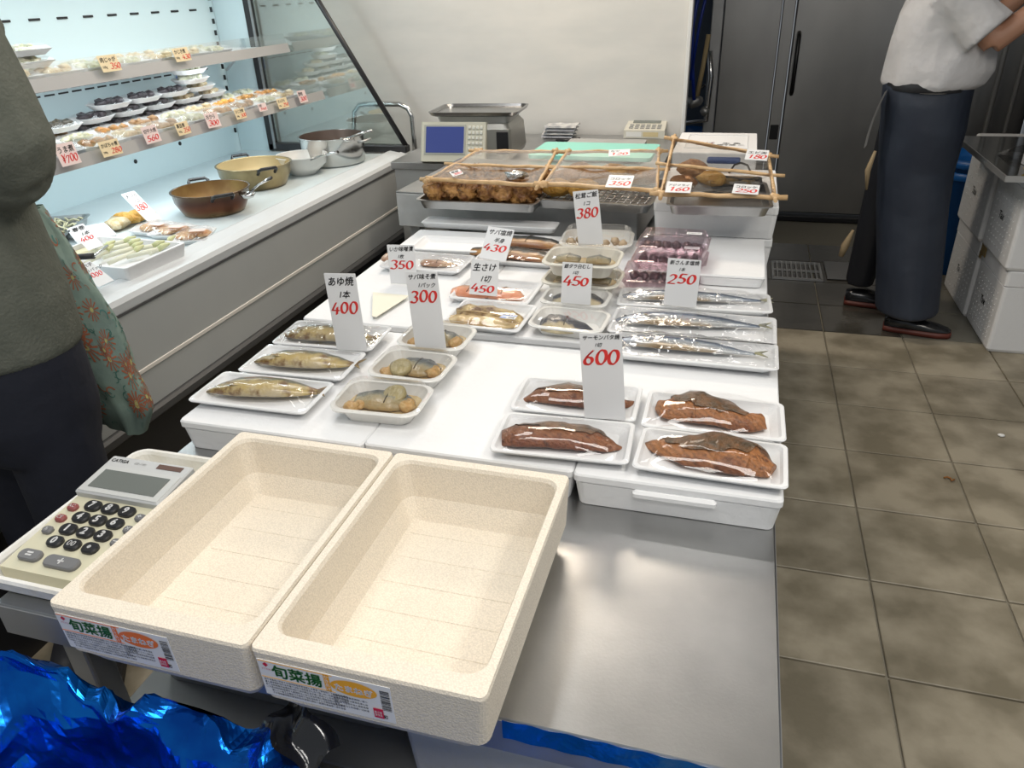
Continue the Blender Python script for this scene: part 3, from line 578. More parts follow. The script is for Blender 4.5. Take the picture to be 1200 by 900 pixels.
for lv, q, nm in ((0, [(647, 309), (733, 316), (724, 340), (633, 330)], 'lower'), (1, [(647, 288), (733, 292), (724, 315), (632, 308)], 'upper')):
    z_ = ZR+lv*.052
    e, w, d, a = lid_pack('clear tub of simmered fish, the %s one of the stack behind the 450 cod tag' % nm, q, z_, .034, .014, group='stacked simmered fish tubs', tint=mat('tub_plastic', (.78, .75, .66), .3))
    c = e.location
    for sx, nm2 in ((-1, 'left'), (1, 'right')):
        s_ = empty('simmered_fillet', 'simmered fish fillet, %s piece in the %s tub of the stack' % (nm2, nm), 'fish', c+Vector((sx*w*.20-w*.15, 0, .020)), a, 'fillets in the stacked tubs')
        part('flesh', MB().loft(loaf([(0, 0), (w*.15, .001), (w*.3, 0)], [.03, .05, .03], [.012, .018, .012], amp=.0012, seed=lv+sx, n=14, sub=5)), SABA, s_)
        part('score_line', MB().tube([(w*.15, -.015, .016), (w*.16, .012, .016)], .0008, 4), mat('score_dark', (.10, .08, .05), .5), s_)
e, w, d, a = lid_pack('clear pack of pale simmered pieces behind the stacked tubs under the 380 tag', [(661, 267), (745, 270), (740, 290), (655, 287)], ZR, .030, .020, group=gc, broth=False)
for k in range(7):
    tag(MB().blob((0, 0, .012), (.013, .015, .010), .3, 3, k).build('fish_cutlet', mat('pale_fish', (.60, .46, .30), .4, 0, (.42, .28, .16), 60, .3), None, e.location+Vector((-w*.36+k*w*.12, (k % 2-.5)*.02, .006))), 'small pale brown piece in the pack under the 380 tag', 'fish', 'pale pieces in the back pack')['label'] = ORD[k]+' of seven pale brown pieces from the left in the pack under the 380 tag'
# opened grilled fish with sticker
e, w, d, a = foam_tray('white foam tray with an opened grilled fish and a price sticker', [(541, 347), (624, 360), (612, 389), (522, 379)], ZR, 21, [(0, 0, .16, .07, .016)], group='fish trays in the middle')
OPEN = mat('opened_grilled_fish', (.54, .40, .17), .3, 0, (.13, .06, .02), 42, .8, 90, coat=.15, detail=5)
s_ = empty('opened_fish', 'golden brown opened grilled fish in the tray with the sticker', 'fish', e.location+Vector((-w*.47, 0, .005)), a-.04)
for k, (nm, yo, Wf) in enumerate((('upper_half', .014, .072), ('lower_half', -.030, .046))):
    part(nm, MB().loft(loaf([(0, yo*.9), (.03, yo), (.08, yo*1.1), (.13, yo*.8), (w*.93, -.008)], [Wf*.5, Wf, Wf*1.05, Wf*.8, .005], [.012, .019, .021, .015, .005], amp=.006, seed=k+3, n=16, fr=60, sub=5)), OPEN if k == 0 else grad('grilled_belly', 'Y', [(0, (.30, .16, .05)), (.3, (.66, .50, .26)), (.7, (.58, .42, .2)), (1, (.25, .14, .05))], .3, 40, .3, .3, coat=.5), s_)
part('backbone', MB().tube([(.012, -.006, .017), (.06, -.006, .021), (.12, -.007, .016)], .0016, 6), mat('bone', (.6, .45, .25), .4), s_)
sx_ = empty('price_sticker', 'small white and blue printed price sticker on the film over the opened fish', 'sticker', at(596, 371, ZR+.036), a)
part('sticker_paper', MB().box(0, 0, 0, .034, .022, .0006), CARD, sx_); part('blue_stripe', MB().box(0, .004, .0006, .034, .0018, .0004).box(-.010, -.007, .0006, .014, .004, .0004), mat('sticker_blue', (.08, .2, .6), .5), sx_)
text('かば焼き', .006, INK, sx_, MT((-.015, .0055, .0007))); text('398', .009, INK, sx_, MT((.001, -.009, .0007)), bold=.02)
# raw salmon
e, w, d, a = foam_tray('white foam tray of raw salmon behind the 450 salmon tag', [(545, 323), (640, 331), (616, 356), (529, 348)], ZR, 22, [(0, 0, .15, .06, .014)], group='fish trays in the middle')
RAW = grad('raw_salmon', 'Y', [(0, (.66, .26, .14)), (.45, (.74, .34, .20)), (.7, (.55, .30, .16)), (.85, (.22, .14, .08)), (1, (.08, .06, .05))], .3, 50, .2, .2, coat=.5)
for k, (pa, pb, nm) in enumerate((((530, 338), (572, 343), 'left'), ((568, 341), (612, 345), 'right'))):
    piece('salmon_fillet', 'raw orange salmon fillet on the %s behind the 450 salmon tag' % nm, 'salmon', pa, pb, .062, ZR+.005, RAW, 0, 'raw salmon fillets', .32, k+5)
# back left trays
e, w, d, a = foam_tray('white foam tray with pale squid pieces, half behind the 350 tag', [(470, 296), (561, 297), (535, 320), (440, 310)], ZR, 23, [(0, 0, .16, .05, .012)], group='fish trays at the back', film=FILM2)
SQ = mat('grilled_squid', (.62, .45, .28), .35, 0, (.38, .20, .12), 30, .4, 70, coat=.4)
piece('squid_piece', 'pale brown squid strip right of the 350 tag', 'squid', (493, 305), (536, 306), .040, ZR+.005, SQ, 1, 'squid pieces', .40, 7)
piece('squid_piece', 'curled browned squid head left of the 350 tag', 'squid', (449, 300), (468, 304), .045, ZR+.005, SQ, 0, 'squid pieces', .50, 8)
foam_tray('empty white foam tray at the back left behind the squid tray', [(496, 275), (574, 279), (562, 295), (478, 291)], ZR+.003, 24, (), group='fish trays at the back', film=None)
e, w, d, a = foam_tray('white foam tray of two dark grilled fish fillets under the leaning 430 tag', [(582, 277), (668, 282), (655, 312), (556, 303)], ZR, 25, [(0, 0, .18, .10, .012)], group='fish trays at the back')
DK = grad('dark_grilled_fillet', 'Y', [(0, (.26, .10, .04)), (.2, (.42, .22, .07)), (.28, (.24, .12, .04)), (.36, (.035, .04, .04)), (1, (.02, .025, .03))], .35, 40, .3, .3, coat=.15)
piece('grilled_fillet', 'dark backed grilled fillet, farther one in the 430 tray', 'fish', (578, 280), (660, 287), .078, ZR+.006, DK, 0, 'dark grilled fillets', .30, 9)
piece('grilled_fillet', 'dark backed grilled fillet, nearer one in the 430 tray', 'fish', (553, 292), (650, 302), .078, ZR+.006, DK, 0, 'dark grilled fillets', .30, 10)
# clear hinged packs of dark red slices, stacked in steps
PURP = mat('dark_red_slice', (.045, .009, .013), .3, 0, (.10, .022, .026), 40, .3, 90, coat=.6)
PINKP = clear('pink_clear_plastic', .08, .05, .2, 12, tint=(.97, .90, .92), edge=.40)
for k, (q, zz, nm) in enumerate((([(735, 302), (826, 306), (818, 333), (727, 326)], ZR, 'nearest and lowest'), ([(748, 287), (832, 291), (828, 309), (737, 303)], ZR+.030, 'middle'), ([(752, 270), (834, 275), (830, 291), (744, 286)], ZR+.052, 'farthest and highest'))):
    c, w, d, a = rect(q, zz+.03); d = max(d, .085); h = .024
    e = empty('hinged_pack', 'clear hinged pack of dark red slices beside the 250 tag, '+nm, 'food pack', (c.x, c.y, zz), a, 'dark red slice packs')
    part('pack_base', MB().rr([(w-.03, d-.02, 0, .01), (w-.01, d-.008, h-.003, .012), (w, d, h-.002, .012), (w, d, h, .012), (w-.012, d-.01, h, .012), (w-.034, d-.024, .002, .01)], n=4), PINKP, e)
    part('clear_lid', MB().rr([(w-.001, d-.001, h+.001, .012), (w-.012, d-.010, h+.002, .012), (w-.026, d-.022, h+.020, .01), (w-.04, d-.034, h+.022, .01)], n=4, capa=False), PINKP, e)
    if k: 
        st_ = part('sticker', MB().box(w*.28, 0, h+.0232, .036, .018, .0006), CARD, e); text('生食用 98', .007, INK, st_, MT((w*.28-.016, -.003, h+.0238)))
    for j in range(6):
        tag(MB().blob((0, 0, .010), (.012, .022, .009), .3, 2.5, j+k*7).build('dark_red_slice', PURP, None, e.matrix_basis @ Vector((-w*.36+j*w*.135, 0, .004)), a+.15*(j % 2)), 'dark red slice in the %s clear pack beside the 250 tag' % nm.split(' ')[0], 'fish slice', 'dark red slices, '+nm.split(' ')[0]+' pack')['label'] = ORD[j]+' dark red slice from the left in the %s clear pack beside the 250 tag' % nm.split(' ')[0]
# ================================================================ price tags
def quad_frame(q, p0, n):
    P = [onplane(x, y, p0, n) for x, y in q]; u = (P[1]-P[0]+P[2]-P[3])/2; v = (P[0]-P[3]+P[1]-P[2])/2
    w, h = u.length, v.length; u.normalize(); v = (v-u*v.dot(u)).normalized(); nn = u.cross(v); c = (P[2]+P[3])/2
    M = Matrix((u, v, nn)).transposed().to_4x4(); M.translation = c; return M, w, h
def price_tag(lines, price, label, q, M, w, h, card=CARD, group=None, seed=0, layout='tall', redm=RED):
    e = empty('price_tag', label, 'price tag', (0, 0, 0), 0, group); e.matrix_basis = M
    part('card', MB().rr([(w, h, -.0012, .001), (w, h, 0, .001)], T=MT((0, h/2, 0)), n=2), card, e)
    if layout == 'tall':
        s1 = min(w*.90/max(len(lines[0]), 1), .019)
        text(lines[0], s1, INK, e, MT((-w*.44, h-s1*1.25, .0004)) @ Matrix.Rotation(.04, 4, 'Z'), shear=.25, bold=.022, sx=.98)
        text(lines[1], s1*.88, INK, e, MT((-w*.16, h-s1*2.5, .0004)), shear=.35, bold=.02)
        ph = min(w*.42, h*.24); marker(price, w*.86, ph, redm, e, MT((-w*.47, h-s1*2.8-ph*1.05, .0004)), seed)
    else:
        s1 = min(w*.86/max(len(lines[0]), 1), h*.34)
        text(lines[0], s1, INK, e, MT((-w*.44, h*.60, .0004)), shear=.1, bold=.02)
        if lines[1]: text(lines[1], s1*.62, INK, e, MT((-w*.44, h*.22, .0004)), bold=.02)
        marker(price, w*(.54 if lines[1] else .8), h*.38, redm, e, MT((-w*(.04 if lines[1] else .4), h*.12, .0004)), seed)
    return e
NF = Vector((0, -1, 0))
for L_, pr, lb, q, z_, tilt in (
    (('サーモンバタ焼', '1切'), '600', 'tall white price card reading 600 standing behind the near left salmon tray', [(687, 391), (736, 391.5), (733.5, 492), (684.5, 490)], ZB+.018, .05),
    (('あゆ焼', '1本'), '400', 'tall white price card reading 400 standing at the farthest grilled ayu', [(400, 323), (437, 324), (430.5, 411.5), (395, 410)], ZR+.020, .05),
    (('サバ味そ煮', '1パック'), '300', 'tall white price card reading 300 standing over the simmered mackerel packs', [(492.5, 321.5), (530, 320), (523, 409), (486.5, 406)], ZR+.036, .05),
    (('いか味噌漬', '1枚'), '350', 'white price card reading 350 standing before the squid tray', [(464, 288), (495, 289), (490, 333), (457.5, 332.5)], ZR+.003, .1),
    (('サバ塩焼', '半身'), '430', 'white price card reading 430 leaning sideways over the dark grilled fillets', [(597, 277.5), (625, 284), (594, 306), (560, 303)], ZR+.036, .75),
    (('生さけ', '1切'), '450', 'white price card reading 450 leaning on the raw salmon tray', [(565, 307.5), (597, 309), (582.5, 348), (549.5, 344)], ZR+.022, .35),
    (('松茸ご飯', '1コ'), '380', 'tall white price card reading 380 standing before the middle basket', [(669, 225), (698.5, 222), (707, 286), (678, 288)], ZR+.098, .05),
    (('銀ダラ白むし', '1切'), '450', 'white price card reading 450 leaning on the stacked simmered fish tubs', [(667.5, 308), (703.7, 311), (691.5, 357.5), (657.5, 355)], ZR+.030, .15),
    (('新さんま塩焼', '1本'), '250', 'white price card reading 250 standing at the farthest saury', [(789.7, 303), (828, 306), (816, 361), (777, 357)], ZR+.022, .1)):
    p0 = at((q[2][0]+q[3][0])/2, (q[2][1]+q[3][1])/2, z_); n = Vector((0, -cos(tilt), sin(tilt)))
    M, w, h = quad_frame(q, p0, n); price_tag(L_, pr, lb, q, M, w, h, group='white price cards on the fish table', seed=int(pr)+len(lb))
# ================================================================ steel riser with bamboo covered trays
ZRS = .868
rs = empty('steel_riser', 'low brushed steel stand behind the fish boxes carrying two covered trays', 'stand', (-.655, 2.50, 0), -.06)
part('top_plate', MB().box(0, 0, ZRS-.006, .80, .54, .012, b=.002), STEEL, rs)
part('front_apron', MB().box(0, -.266, ZRS-.060, .80, .010, .110, b=.002), mat('satin_steel', (.62, .62, .61), .5, .25, (.50, .50, .49), 9, detail=5), rs)
part('left_apron', MB().box(-.395, 0, ZRS-.060, .010, .53, .110, b=.002), STEELD, rs)
part('right_apron', MB().box(.395, 0, ZRS-.060, .010, .53, .110, b=.002), STEELD, rs)
for sx, sy in ((-.22, -.2), (.36, -.2), (-.22, .2), (.36, .2)): part('leg', MB().box(sx, sy, (T+.001+ZRS-.012)/2, .03, .03, ZRS-.013-T, b=.003), STEELD, rs)
part('rear_leg', MB().box(-.36, .22, (ZRS-.013)/2, .035, .035, ZRS-.014, b=.003), STEELD, rs)
part('corner_leg', MB().box(-.36, -.22, (ZRS-.013)/2, .035, .035, ZRS-.014, b=.003), STEELD, rs)
FRIED = mat('fried_batter', (.16, .055, .012), .5, 0, (.52, .27, .08), 42, 1.0, 70, detail=5, coat=.15)
FRIED2 = mat('golden_crust', (.58, .29, .04), .6, 0, (.72, .45, .12), 60, .9, 140, detail=5)
BROWNF = mat('brown_croquette', (.30, .13, .04), .6, 0, (.45, .22, .08), 70, .9, 160, detail=5)
BAMB = mat('bamboo', (.70, .48, .26), .45, 0, (.50, .31, .14), 30, .1, 60, stretch=(1, 6, 1))
def metal_tray(label, q, z, h=.028, rack=False):
    c, w, d, a = rect(q, z+h); e = empty('metal_tray', label, 'tray', (c.x, c.y, z), a, 'steel trays under bamboo covers')
    part('tray_body', MB().rr([(w-.03, d-.03, 0, .018), (w-.014, d-.014, h-.003, .02), (w, d, h-.003, .022), (w, d, h, .022), (w-.018, d-.018, h, .02), (w-.034, d-.034, .002, .018)], n=5), STEEL, e)
    if rack:
        r = MB()
        for k in range(16): r.tube([(-w/2+.025+k*(w-.05)/15, -d/2+.02, .022), (-w/2+.025+k*(w-.05)/15, d/2-.02, .022)], .0013, 5)
        for k in range(10): r.tube([(-w/2+.02, -d/2+.025+k*(d-.05)/9, .0195), (w/2-.02, -d/2+.025+k*(d-.05)/9, .0195)], .0013, 5)
        part('wire_rack', r, BRIGHT, e)
    return e, w, d, a
def bamboo_cover(label, q, zs, seed, tags=()):
    """film stretched on a frame of bamboo sticks; q corners TL TR BR BL at heights zs"""
    P = [at(x, y, z) for (x, y), z in zip(q, zs)]; c = sum(P, Vector())/4; L = [p-c for p in P]
    e = empty('bamboo_cover', label, 'tray cover', c, 0, 'bamboo framed film covers')
    def stick(a, b, r, o=.03):
        d = (b-a).normalized(); a = a-d*o; b = b+d*o; n = 8
        pts = [a.lerp(b, t/n)+Vector((0, 0, .0015*sin(t*2.1+seed))) for t in range(n+1)]
        return MB().tube(pts, [r*(1+.12*(t % 3 == 0)) for t in range(n+1)], 7)
    for k in range(4): part('bamboo_pole', stick(L[k], L[(k+1) % 4], .0050 if k != 2 else .0062), BAMB, e)
    part('cross_pole', stick((L[0]+L[3])/2, (L[1]+L[2])/2, .0045, .035), BAMB, e)
    for p in L: part('knot', MB().blob(p, (.012, .010, .009), .35, 3, seed), BAMB, e)
    def fn(u, v):
        p = L[3].lerp(L[2], u).lerp(L[0].lerp(L[1], u), v); k = min(1, min(u, 1-u, v, 1-v)/.2)
        return p+Vector((0, 0, .0045+k*(-.010+.006*noise.noise(Vector((u*5, v*5, seed))))))
    part('film', MB().grid(fn, 24, 18), clear('basket_film', .22, .16, .9, 9, tint=(.97, .93, .88), edge=.5), e)
    return e, c, L
# 1: fried chicken
e, w, d, a = metal_tray('steel tray heaped with fried chicken at the left of the riser', [(520, 208), (655, 209), (628, 244), (497, 231)], ZRS+.001)
rn = random.Random(5); kk = 0
for j in range(4):
    for i in range(6):
        p = e.matrix_basis @ Vector((-w*.35+i*w*.14+rn.uniform(-.005, .005), -d*.33+j*d*.23, .040+.008*rn.random()))
        tag(MB().blob((0, 0, 0), (.034, .038, .030), .34, 3.2, kk, sub=3).build('fried_chicken', FRIED, None, p, rn.random()*6), '%s fried chicken lump from the left in row %s from the front' % (ORD[i], ('one', 'two', 'three', 'four')[j]), 'fried chicken', 'heap of fried chicken'); kk += 1
bamboo_cover('bamboo framed film cover tilted over the fried chicken', [(560, 177), (651, 178), (630, 217), (503, 210)], (.975, .975, .955, .955), 1)
tag(MB().rr([(.15, .06, 0, .01), (.16, .07, .006, .01)]).build('white_plate', WHITE, None, at(515, 176, ZRS+.12)), 'white foam plate edge behind the fried chicken cover', 'plate')
bpy.data.objects['white_plate'].location = at(548, 180, .985)+Vector((0, .05, -.0))
bpy.data.objects.remove(bpy.data.objects['white_plate'])
def ball(label, loc, seed):
    o = MB(); bm = MB().blob((0, 0, 0), (.032, .030, .012), .35, 4, seed); return tag(bm.build('foil_clump', mat('foil', (.6, .6, .6), .2, 1, bump=.8, bscale=60), None, loc), label, 'foil')
ball('crumpled silver foil on the film over the fried chicken', at(604, 205, .969), 2)
# 2: croquettes and cutlets
e, w, d, a = metal_tray('steel tray with a wire rack of golden croquettes in the middle of the riser', [(655, 206), (784, 208), (764, 245), (632, 230)], ZRS+.001, rack=True)
for k, (fx, fy, r, m_, nm, zz) in enumerate(((-.34, -.30, .050, FRIED2, 'golden croquette at the front left of the middle tray', .05), (-.10, -.30, .052, FRIED2, 'golden croquette at the front centre of the middle tray', .05), (-.34, .02, .055, BROWNF, 'brown cutlet at the left of the middle tray', .052), (-.08, .05, .055, BROWNF, 'brown cutlet in the centre of the middle tray', .055), (-.30, .33, .058, BROWNF, 'brown cutlet at the back left of the middle tray', .054), (.02, .35, .055, FRIED2, 'croquette at the back centre of the middle tray', .054), (.28, .30, .052, BROWNF, 'brown cutlet at the back right of the middle tray', .050))):
    tag(MB().blob((0, 0, 0), (r, r*.85, .026), .12, 2.5, k).build('croquette', m_, None, e.matrix_basis @ Vector((fx*w, fy*d, zz)), k), nm, 'croquette', 'croquettes on the rack')
bamboo_cover('bamboo framed film cover over the croquettes in the middle', [(665, 178), (772, 177), (770, 223), (638, 215)], (.975, .975, .955, .955), 2)
# 3: on the foam boxes
e, w, d, a = metal_tray('steel tray of fried fish on the stacked foam boxes at the right', [(792, 212), (900, 212), (905, 243), (773, 240)], T+.177)
Z3 = T+.177
for k, (px, py, r, m_, nm) in enumerate(((812, 195, (.045, .085, .02), BROWNF, 'large brown fried fillet standing at the left of the right tray'), (835, 210, (.04, .06, .018), FRIED2, 'golden fried fillet in the middle of the right tray'), (800, 218, (.035, .045, .018), BROWNF, 'small brown fried piece at the front left of the right tray'))):
    p = at(px, py, Z3+.035); tag(MB().blob((0, 0, 0), r, .12, 2.5, k+30).build('fried_fillet', m_, None, (p.x, p.y, Z3+.030+k*.008), .3*k), nm, 'fried fillet', 'fried pieces in the right tray')
p = at(862, 218, Z3+.012); pk = empty('dark_pack', 'black shallow food pack in the right bamboo covered tray', 'food pack', (p.x, p.y, Z3+.006), 0)
part('pack_base', MB().rr([(.12, .09, 0, .01), (.14, .11, .022, .012), (.13, .10, .022, .012), (.11, .08, .004, .01)], n=4), BLACK, pk)
part('side_dish', MB().blob((-.02, 0, .014), (.035, .03, .012), .3, 3, 1).blob((.03, 0, .013), (.02, .025, .012), .3, 3, 2), mat('green_brown_dish', (.14, .11, .04), .5, 0, (.3, .2, .08), 60), pk)
tag(MB().box(0, 0, 0, .10, .05, .012, b=.003).build('blue_cloth', mat('navy_cloth', (.02, .05, .16), .7), None, at(848, 188, Z3+.03)+Vector((0, 0, .0))), 'navy blue packet at the back of the right covered tray', 'packet')
tg = empty('tongs', 'black kitchen tongs lying in the right covered tray', 'tongs', at(868, 196, Z3+.05))
for s_ in (-1, 1): part('arm', MB().tube([(s_*.03, -.05, -.005), (s_*.018, .0, .006), (0, .06, .0)], .003, 6), BLACK, tg)
bamboo_cover('bamboo framed film cover propped high at the back over the right tray', [(790, 163), (900, 182), (908, 231), (775, 227)], (1.03, 1.0, .965, .965), 3)
# small cards on the covers
for q, z_, L_, pr, lb, t_ in ((([(707, 205), (736, 206), (739, 220), (709, 219)]), .975, 'コロッケ', '350', 'small white card reading 350 on the middle bamboo cover', 0),
    (([(709, 176), (734, 175), (738, 182), (713, 183)]), .985, 'カツ', '120', 'small white card at the back edge of the middle bamboo cover', 0),
    (([(788, 213), (817, 214), (809, 226), (779, 225)]), .975, 'アジフライ', '160', 'small white card on the left of the right bamboo cover', 0),
    (([(860, 215), (889, 217), (889, 228), (857, 226)]), .975, 'コロッケ', '250', 'small white card reading 250 on the right bamboo cover', 0),
    (([(864, 175), (889, 177), (899, 188), (872, 187)]), 1.005, 'エビ天', '180', 'small white card at the back right corner of the right bamboo cover', 0),
    (([(522, 203), (534, 200), (543, 203), (531, 207)]), .972, '唐揚', '380', 'tiny card beside the foil on the fried chicken cover', 0)):
    p0 = at((q[2][0]+q[3][0])/2, (q[2][1]+q[3][1])/2, z_); M, w, h = quad_frame(q, p0, Vector((0, -sin(.25), cos(.25))))
    price_tag((L_, ''), pr, lb, q, M, w, h, group='small cards on the bamboo covers', seed=len(lb), layout='wide')
# ================================================================ rear steel counter, scale, small things
ZC = .80
rc = empty('rear_counter', 'stainless steel rear counter along the pale wall', 'counter', (-.86, 3.36, 0))
part('worktop', MB().box(0, 0, ZC-.015, 1.15, .72, .03, b=.002), STEEL, rc)
part('cabinet_front', MB().box(0, -.34, ZC-.11, 1.13, .012, .16, b=.002), STEELD, rc)
for sx in (-.54, -.1, .54):
    for sy in (-.32, .32): part('leg', MB().box(sx, sy, (ZC-.03)/2, .035, .035, ZC-.03, b=.003), STEELD, rc)
part('lower_shelf', MB().box(0, 0, .25, 1.10, .66, .02), STEELD, rc)
GREEN = mat('mint_board', (.25, .62, .52), .5)
P = [at(x, y, .885) for x, y in ((632, 173), (765, 176), (752, 205), (618, 200))]; c = sum(P, Vector())/4
tag(MB().rr([(.46, .27, 0, .02), (.46, .27, .014, .02)], n=4).build('cutting_board', GREEN, None, (-.53, 2.905, ZC+.001+.073), (.0, 0, -.03)), 'mint green cutting board behind the bamboo covered trays', 'cutting board')
tag(MB().rr([(.30, .2, 0, .02), (.32, .22, .07, .02)], n=4).build('storage_box', STEELD, None, (-.53, 2.905+.24, ZC+.001)), 'dull steel box behind the mint cutting board', 'box')
gb2 = MB().rr([(.40, .10, 0, .01), (.42, .12, .07, .012)], n=3).build('green_tub', mat('teal_tub', (.10, .50, .42), .5), None, (-.53, 2.87, ZRS-.066)); tag(gb2, 'teal green tub under the mint cutting board', 'tub')
gb2.location = (-.53, 3.065, ZC+.001)
bpy.data.objects.remove(gb2)
bpy.data.objects['storage_box'].location = (-.53, 3.11, ZC+.001)
# scale
A = ay(485, 183, 2.98); sc = empty('retail_scale', 'beige electronic retail scale with blue screen and steel weighing plate', 'scale', (-1.10, 3.16, ZC+.001), .05)
BEI = mat('scale_beige', (.56, .54, .44), .4)
part('body', MB().rr([(.33, .30, .012, .02), (.34, .31, .03, .02), (.33, .28, .13, .02), (.30, .25, .150, .02)], T=MT((.02, .02, 0)), n=4), mat('scale_grey', (.30, .29, .26), .3, .5), sc)
T1 = MT((-.055, -.155, .004)) @ Matrix.Rotation(radians(-20), 4, 'X')
con = part('console', MB().rr([(.285, .035, 0, .01), (.285, .035, .160, .01)], T=T1, n=3), BEI, sc)
part('screen', MB().box(-.035, -.019, .088, .165, .004, .105, b=.001, T=T1), mat('blue_lcd', (.02, .03, .12), .15, emis=(.05, .07, .22), es=.55), con, 'dark blue lit display')
part('screen_bezel', MB().box(-.035, -.0178, .088, .182, .003, .122, b=.001, T=T1), mat('bezel', (.38, .38, .33), .4), con)
first = None
for r_ in range(6):
    for c_ in range(4):
        x, z = .072+c_*.0165, .032+r_*.021
        if first is None: first = part('key', MB().box(0, -.0195, 0, .012, .005, .013, b=.002, T=T1.to_3x3().to_4x4()), mat('scale_key', (.62, .62, .56), .4), con); o = first
        else: o = first.copy(); COL.objects.link(o)
        o.location = T1 @ Vector((x, 0, z))
part('weighing_plate', MB().rr([(.34, .22, .176, .02), (.37, .25, .182, .03), (.385, .265, .196, .03), (.37, .25, .196, .03), (.355, .235, .186, .025)], T=MT((.02, .02, .0)), n=5), mat('weighing_steel', (.30, .30, .30), .25, 1), sc)
part('plate_support', MB().rr([(.30, .20, .150, .02), (.32, .22, .176, .02)], T=MT((.02, .02, 0)), n=4), STEELD, sc)
part('side_recess', MB().box(.155, -.133, .08, .05, .006, .09, b=.002), BLACK, sc)
for sx in (-1, 1):
    for sy in (-1, 1): part('foot', MB().lathe([(.012, 0), (.012, .012)], 10, T=MT((.02+sx*.13, .02+sy*.12, 0))), BLACK, sc)
# cart handle
P = [ay(x, y, 3.60) for x, y in ((415, 152), (415.5, 131), (421, 123), (430, 122), (468, 122), (478, 127), (483, 137), (487, 183))]
hc = empty('push_cart', 'steel push cart with a bent tube handle behind the end of the display case', 'cart', (-1.72, 3.605, 0))
part('handle_bar', MB().tube([p-Vector((-1.72, 3.605, 0)) for p in [Vector((P[0].x, 3.60, .12))]+P+[Vector((P[-1].x, 3.60, .12))]], .013, 8), BRIGHT, hc)
part('platform', MB().box(0, .07, .12, .42, .16, .03, b=.005), STEELD, hc)
for sx in (-1, 1): part('wheel', MB().lathe([(.004, -.012), (.048, -.012), (.048, .012), (.004, .012)], 16, T=MT((sx*.15, .07, .0495)) @ Matrix.Rotation(pi/2, 4, 'Y')), BLACK, hc)
# cloth bundle
cb = empty('cloth_bundle', 'folded pale grey cloths piled on the rear counter', 'cloth', at(655, 160, ZC+.001))
for k in range(4): part('folded_cloth', MB().grid(lambda u, v, k=k: ((u-.5)*.15+.006*k, (v-.5)*.11, .012+k*.015+.006*noise.noise(Vector((u*4, v*4, k)))+.0 if 0 < v < 1 else .004+k*.015), 14, 10).rr([(.135, .10, .001+k*.015, .02), (.14, .105, .009+k*.015, .02)], T=MT((.006*k, 0, 0))), mat('pale_cloth%s' % ('' if k % 2 else '_blue'), (.62, .62, .60) if k % 2 else (.45, .46, .50), .8, 0, (.35, .36, .38), 30), cb)
tag(MB().tube([(-.05, 0, .006), (.0, -.01, .008), (.04, .005, .008), (.06, 0, .010)], [.005, .007, .007, .011], 8).build('black_tool', BLACK, None, at(664, 166, ZC+.001)), 'small black tool lying in front of the cloth bundle', 'tool')
# small device on the counter
dv = empty('desk_calculator', 'cream white wedge shaped calculator on the rear counter by the wall', 'calculator', at(756, 160, ZC+.001)+Vector((0, .02, 0)), 0)
part('body', MB().add([(-.095, -.07, 0), (.095, -.07, 0), (.095, .07, 0), (-.095, .07, 0), (-.095, -.07, .036), (.095, -.07, .036), (.09, .07, .062), (-.09, .07, .062)], [(3, 2, 1, 0), (4, 5, 6, 7), (0, 1, 5, 4), (1, 2, 6, 5), (2, 3, 7, 6), (3, 0, 4, 7)]), mat('cream_plastic', (.62, .60, .52), .45), dv)
TS = MT((0, 0, .0495)) @ Matrix.Rotation(math.atan2(.026, .14), 4, 'X')
part('display', MB().box(0, .038, .001, .13, .032, .002, T=TS), mat('grey_lcd', (.16, .18, .16), .2), dv)
k0 = MB()
for r_ in range(3):
    for c_ in range(6): k0.box(-.065+c_*.026, -.005-r_*.02, .0015, .018, .012, .003, T=TS)
part('keypad', k0, mat('grey_keys', (.35, .35, .33), .4), dv)
part('front_label', MB().box(-.048, -.0708, .018, .07, .0014, .022), mat('white_label', (.75, .75, .72), .5), dv)
part('yellowed_tape', MB().box(.030, -.0708, .018, .07, .0014, .020), mat('yellow_tape', (.60, .50, .28), .5), dv)
# ================================================================ calculator in its foam tray, front left
e, w, d, a = None, .30, .31, 0
ca = at(150, 522, .775); cb_ = at(0, 655, .775)
ct = empty('foam_tray', 'worn white foam tray holding the large calculator at the left table corner', 'tray', (-.843, .690, T+.001), .0)
w, d, h = .185, .325, .036
FT = mat('worn_foam', (.76, .755, .73), .7, 0, (.62, .58, .48), 9, .25, 60, mid=(.45, .9))
part('tray_body', MB().rr([(w-.03, d-.03, 0, .02), (w-.004, d-.004, .018, .024), (w, d, h-.004, .026), (w-.005, d-.005, h, .026), (w-.016, d-.016, h, .022), (w-.022, d-.022, h-.005, .02), (w-.026, d-.026, .008, .02)], n=5), FT, ct)
cl = empty('calculator', 'large cream desktop calculator with black number keys in a white foam tray', 'calculator', (-.845, .672, T+.0105))
CRM = mat('calculator_cream', (.60, .57, .42), .42); SLV = mat('calculator_silver', (.50, .51, .51), .35)
cw, cdp = .150, .232
part('body', MB().loft([[Vector((x, y, z)) for x, y, z in ((-cw/2, -cdp/2, 0), (cw/2, -cdp/2, 0), (cw/2, cdp/2, 0), (-cw/2, cdp/2, 0))], [Vector(p) for p in ((-cw/2, -cdp/2, .020), (cw/2, -cdp/2, .020), (cw/2, cdp/2, .042), (-cw/2, cdp/2, .042))]], smooth=False), CRM, cl)
sl = math.atan2(.022, cdp); TC = MT((0, 0, .031)) @ Matrix.Rotation(sl, 4, 'X')
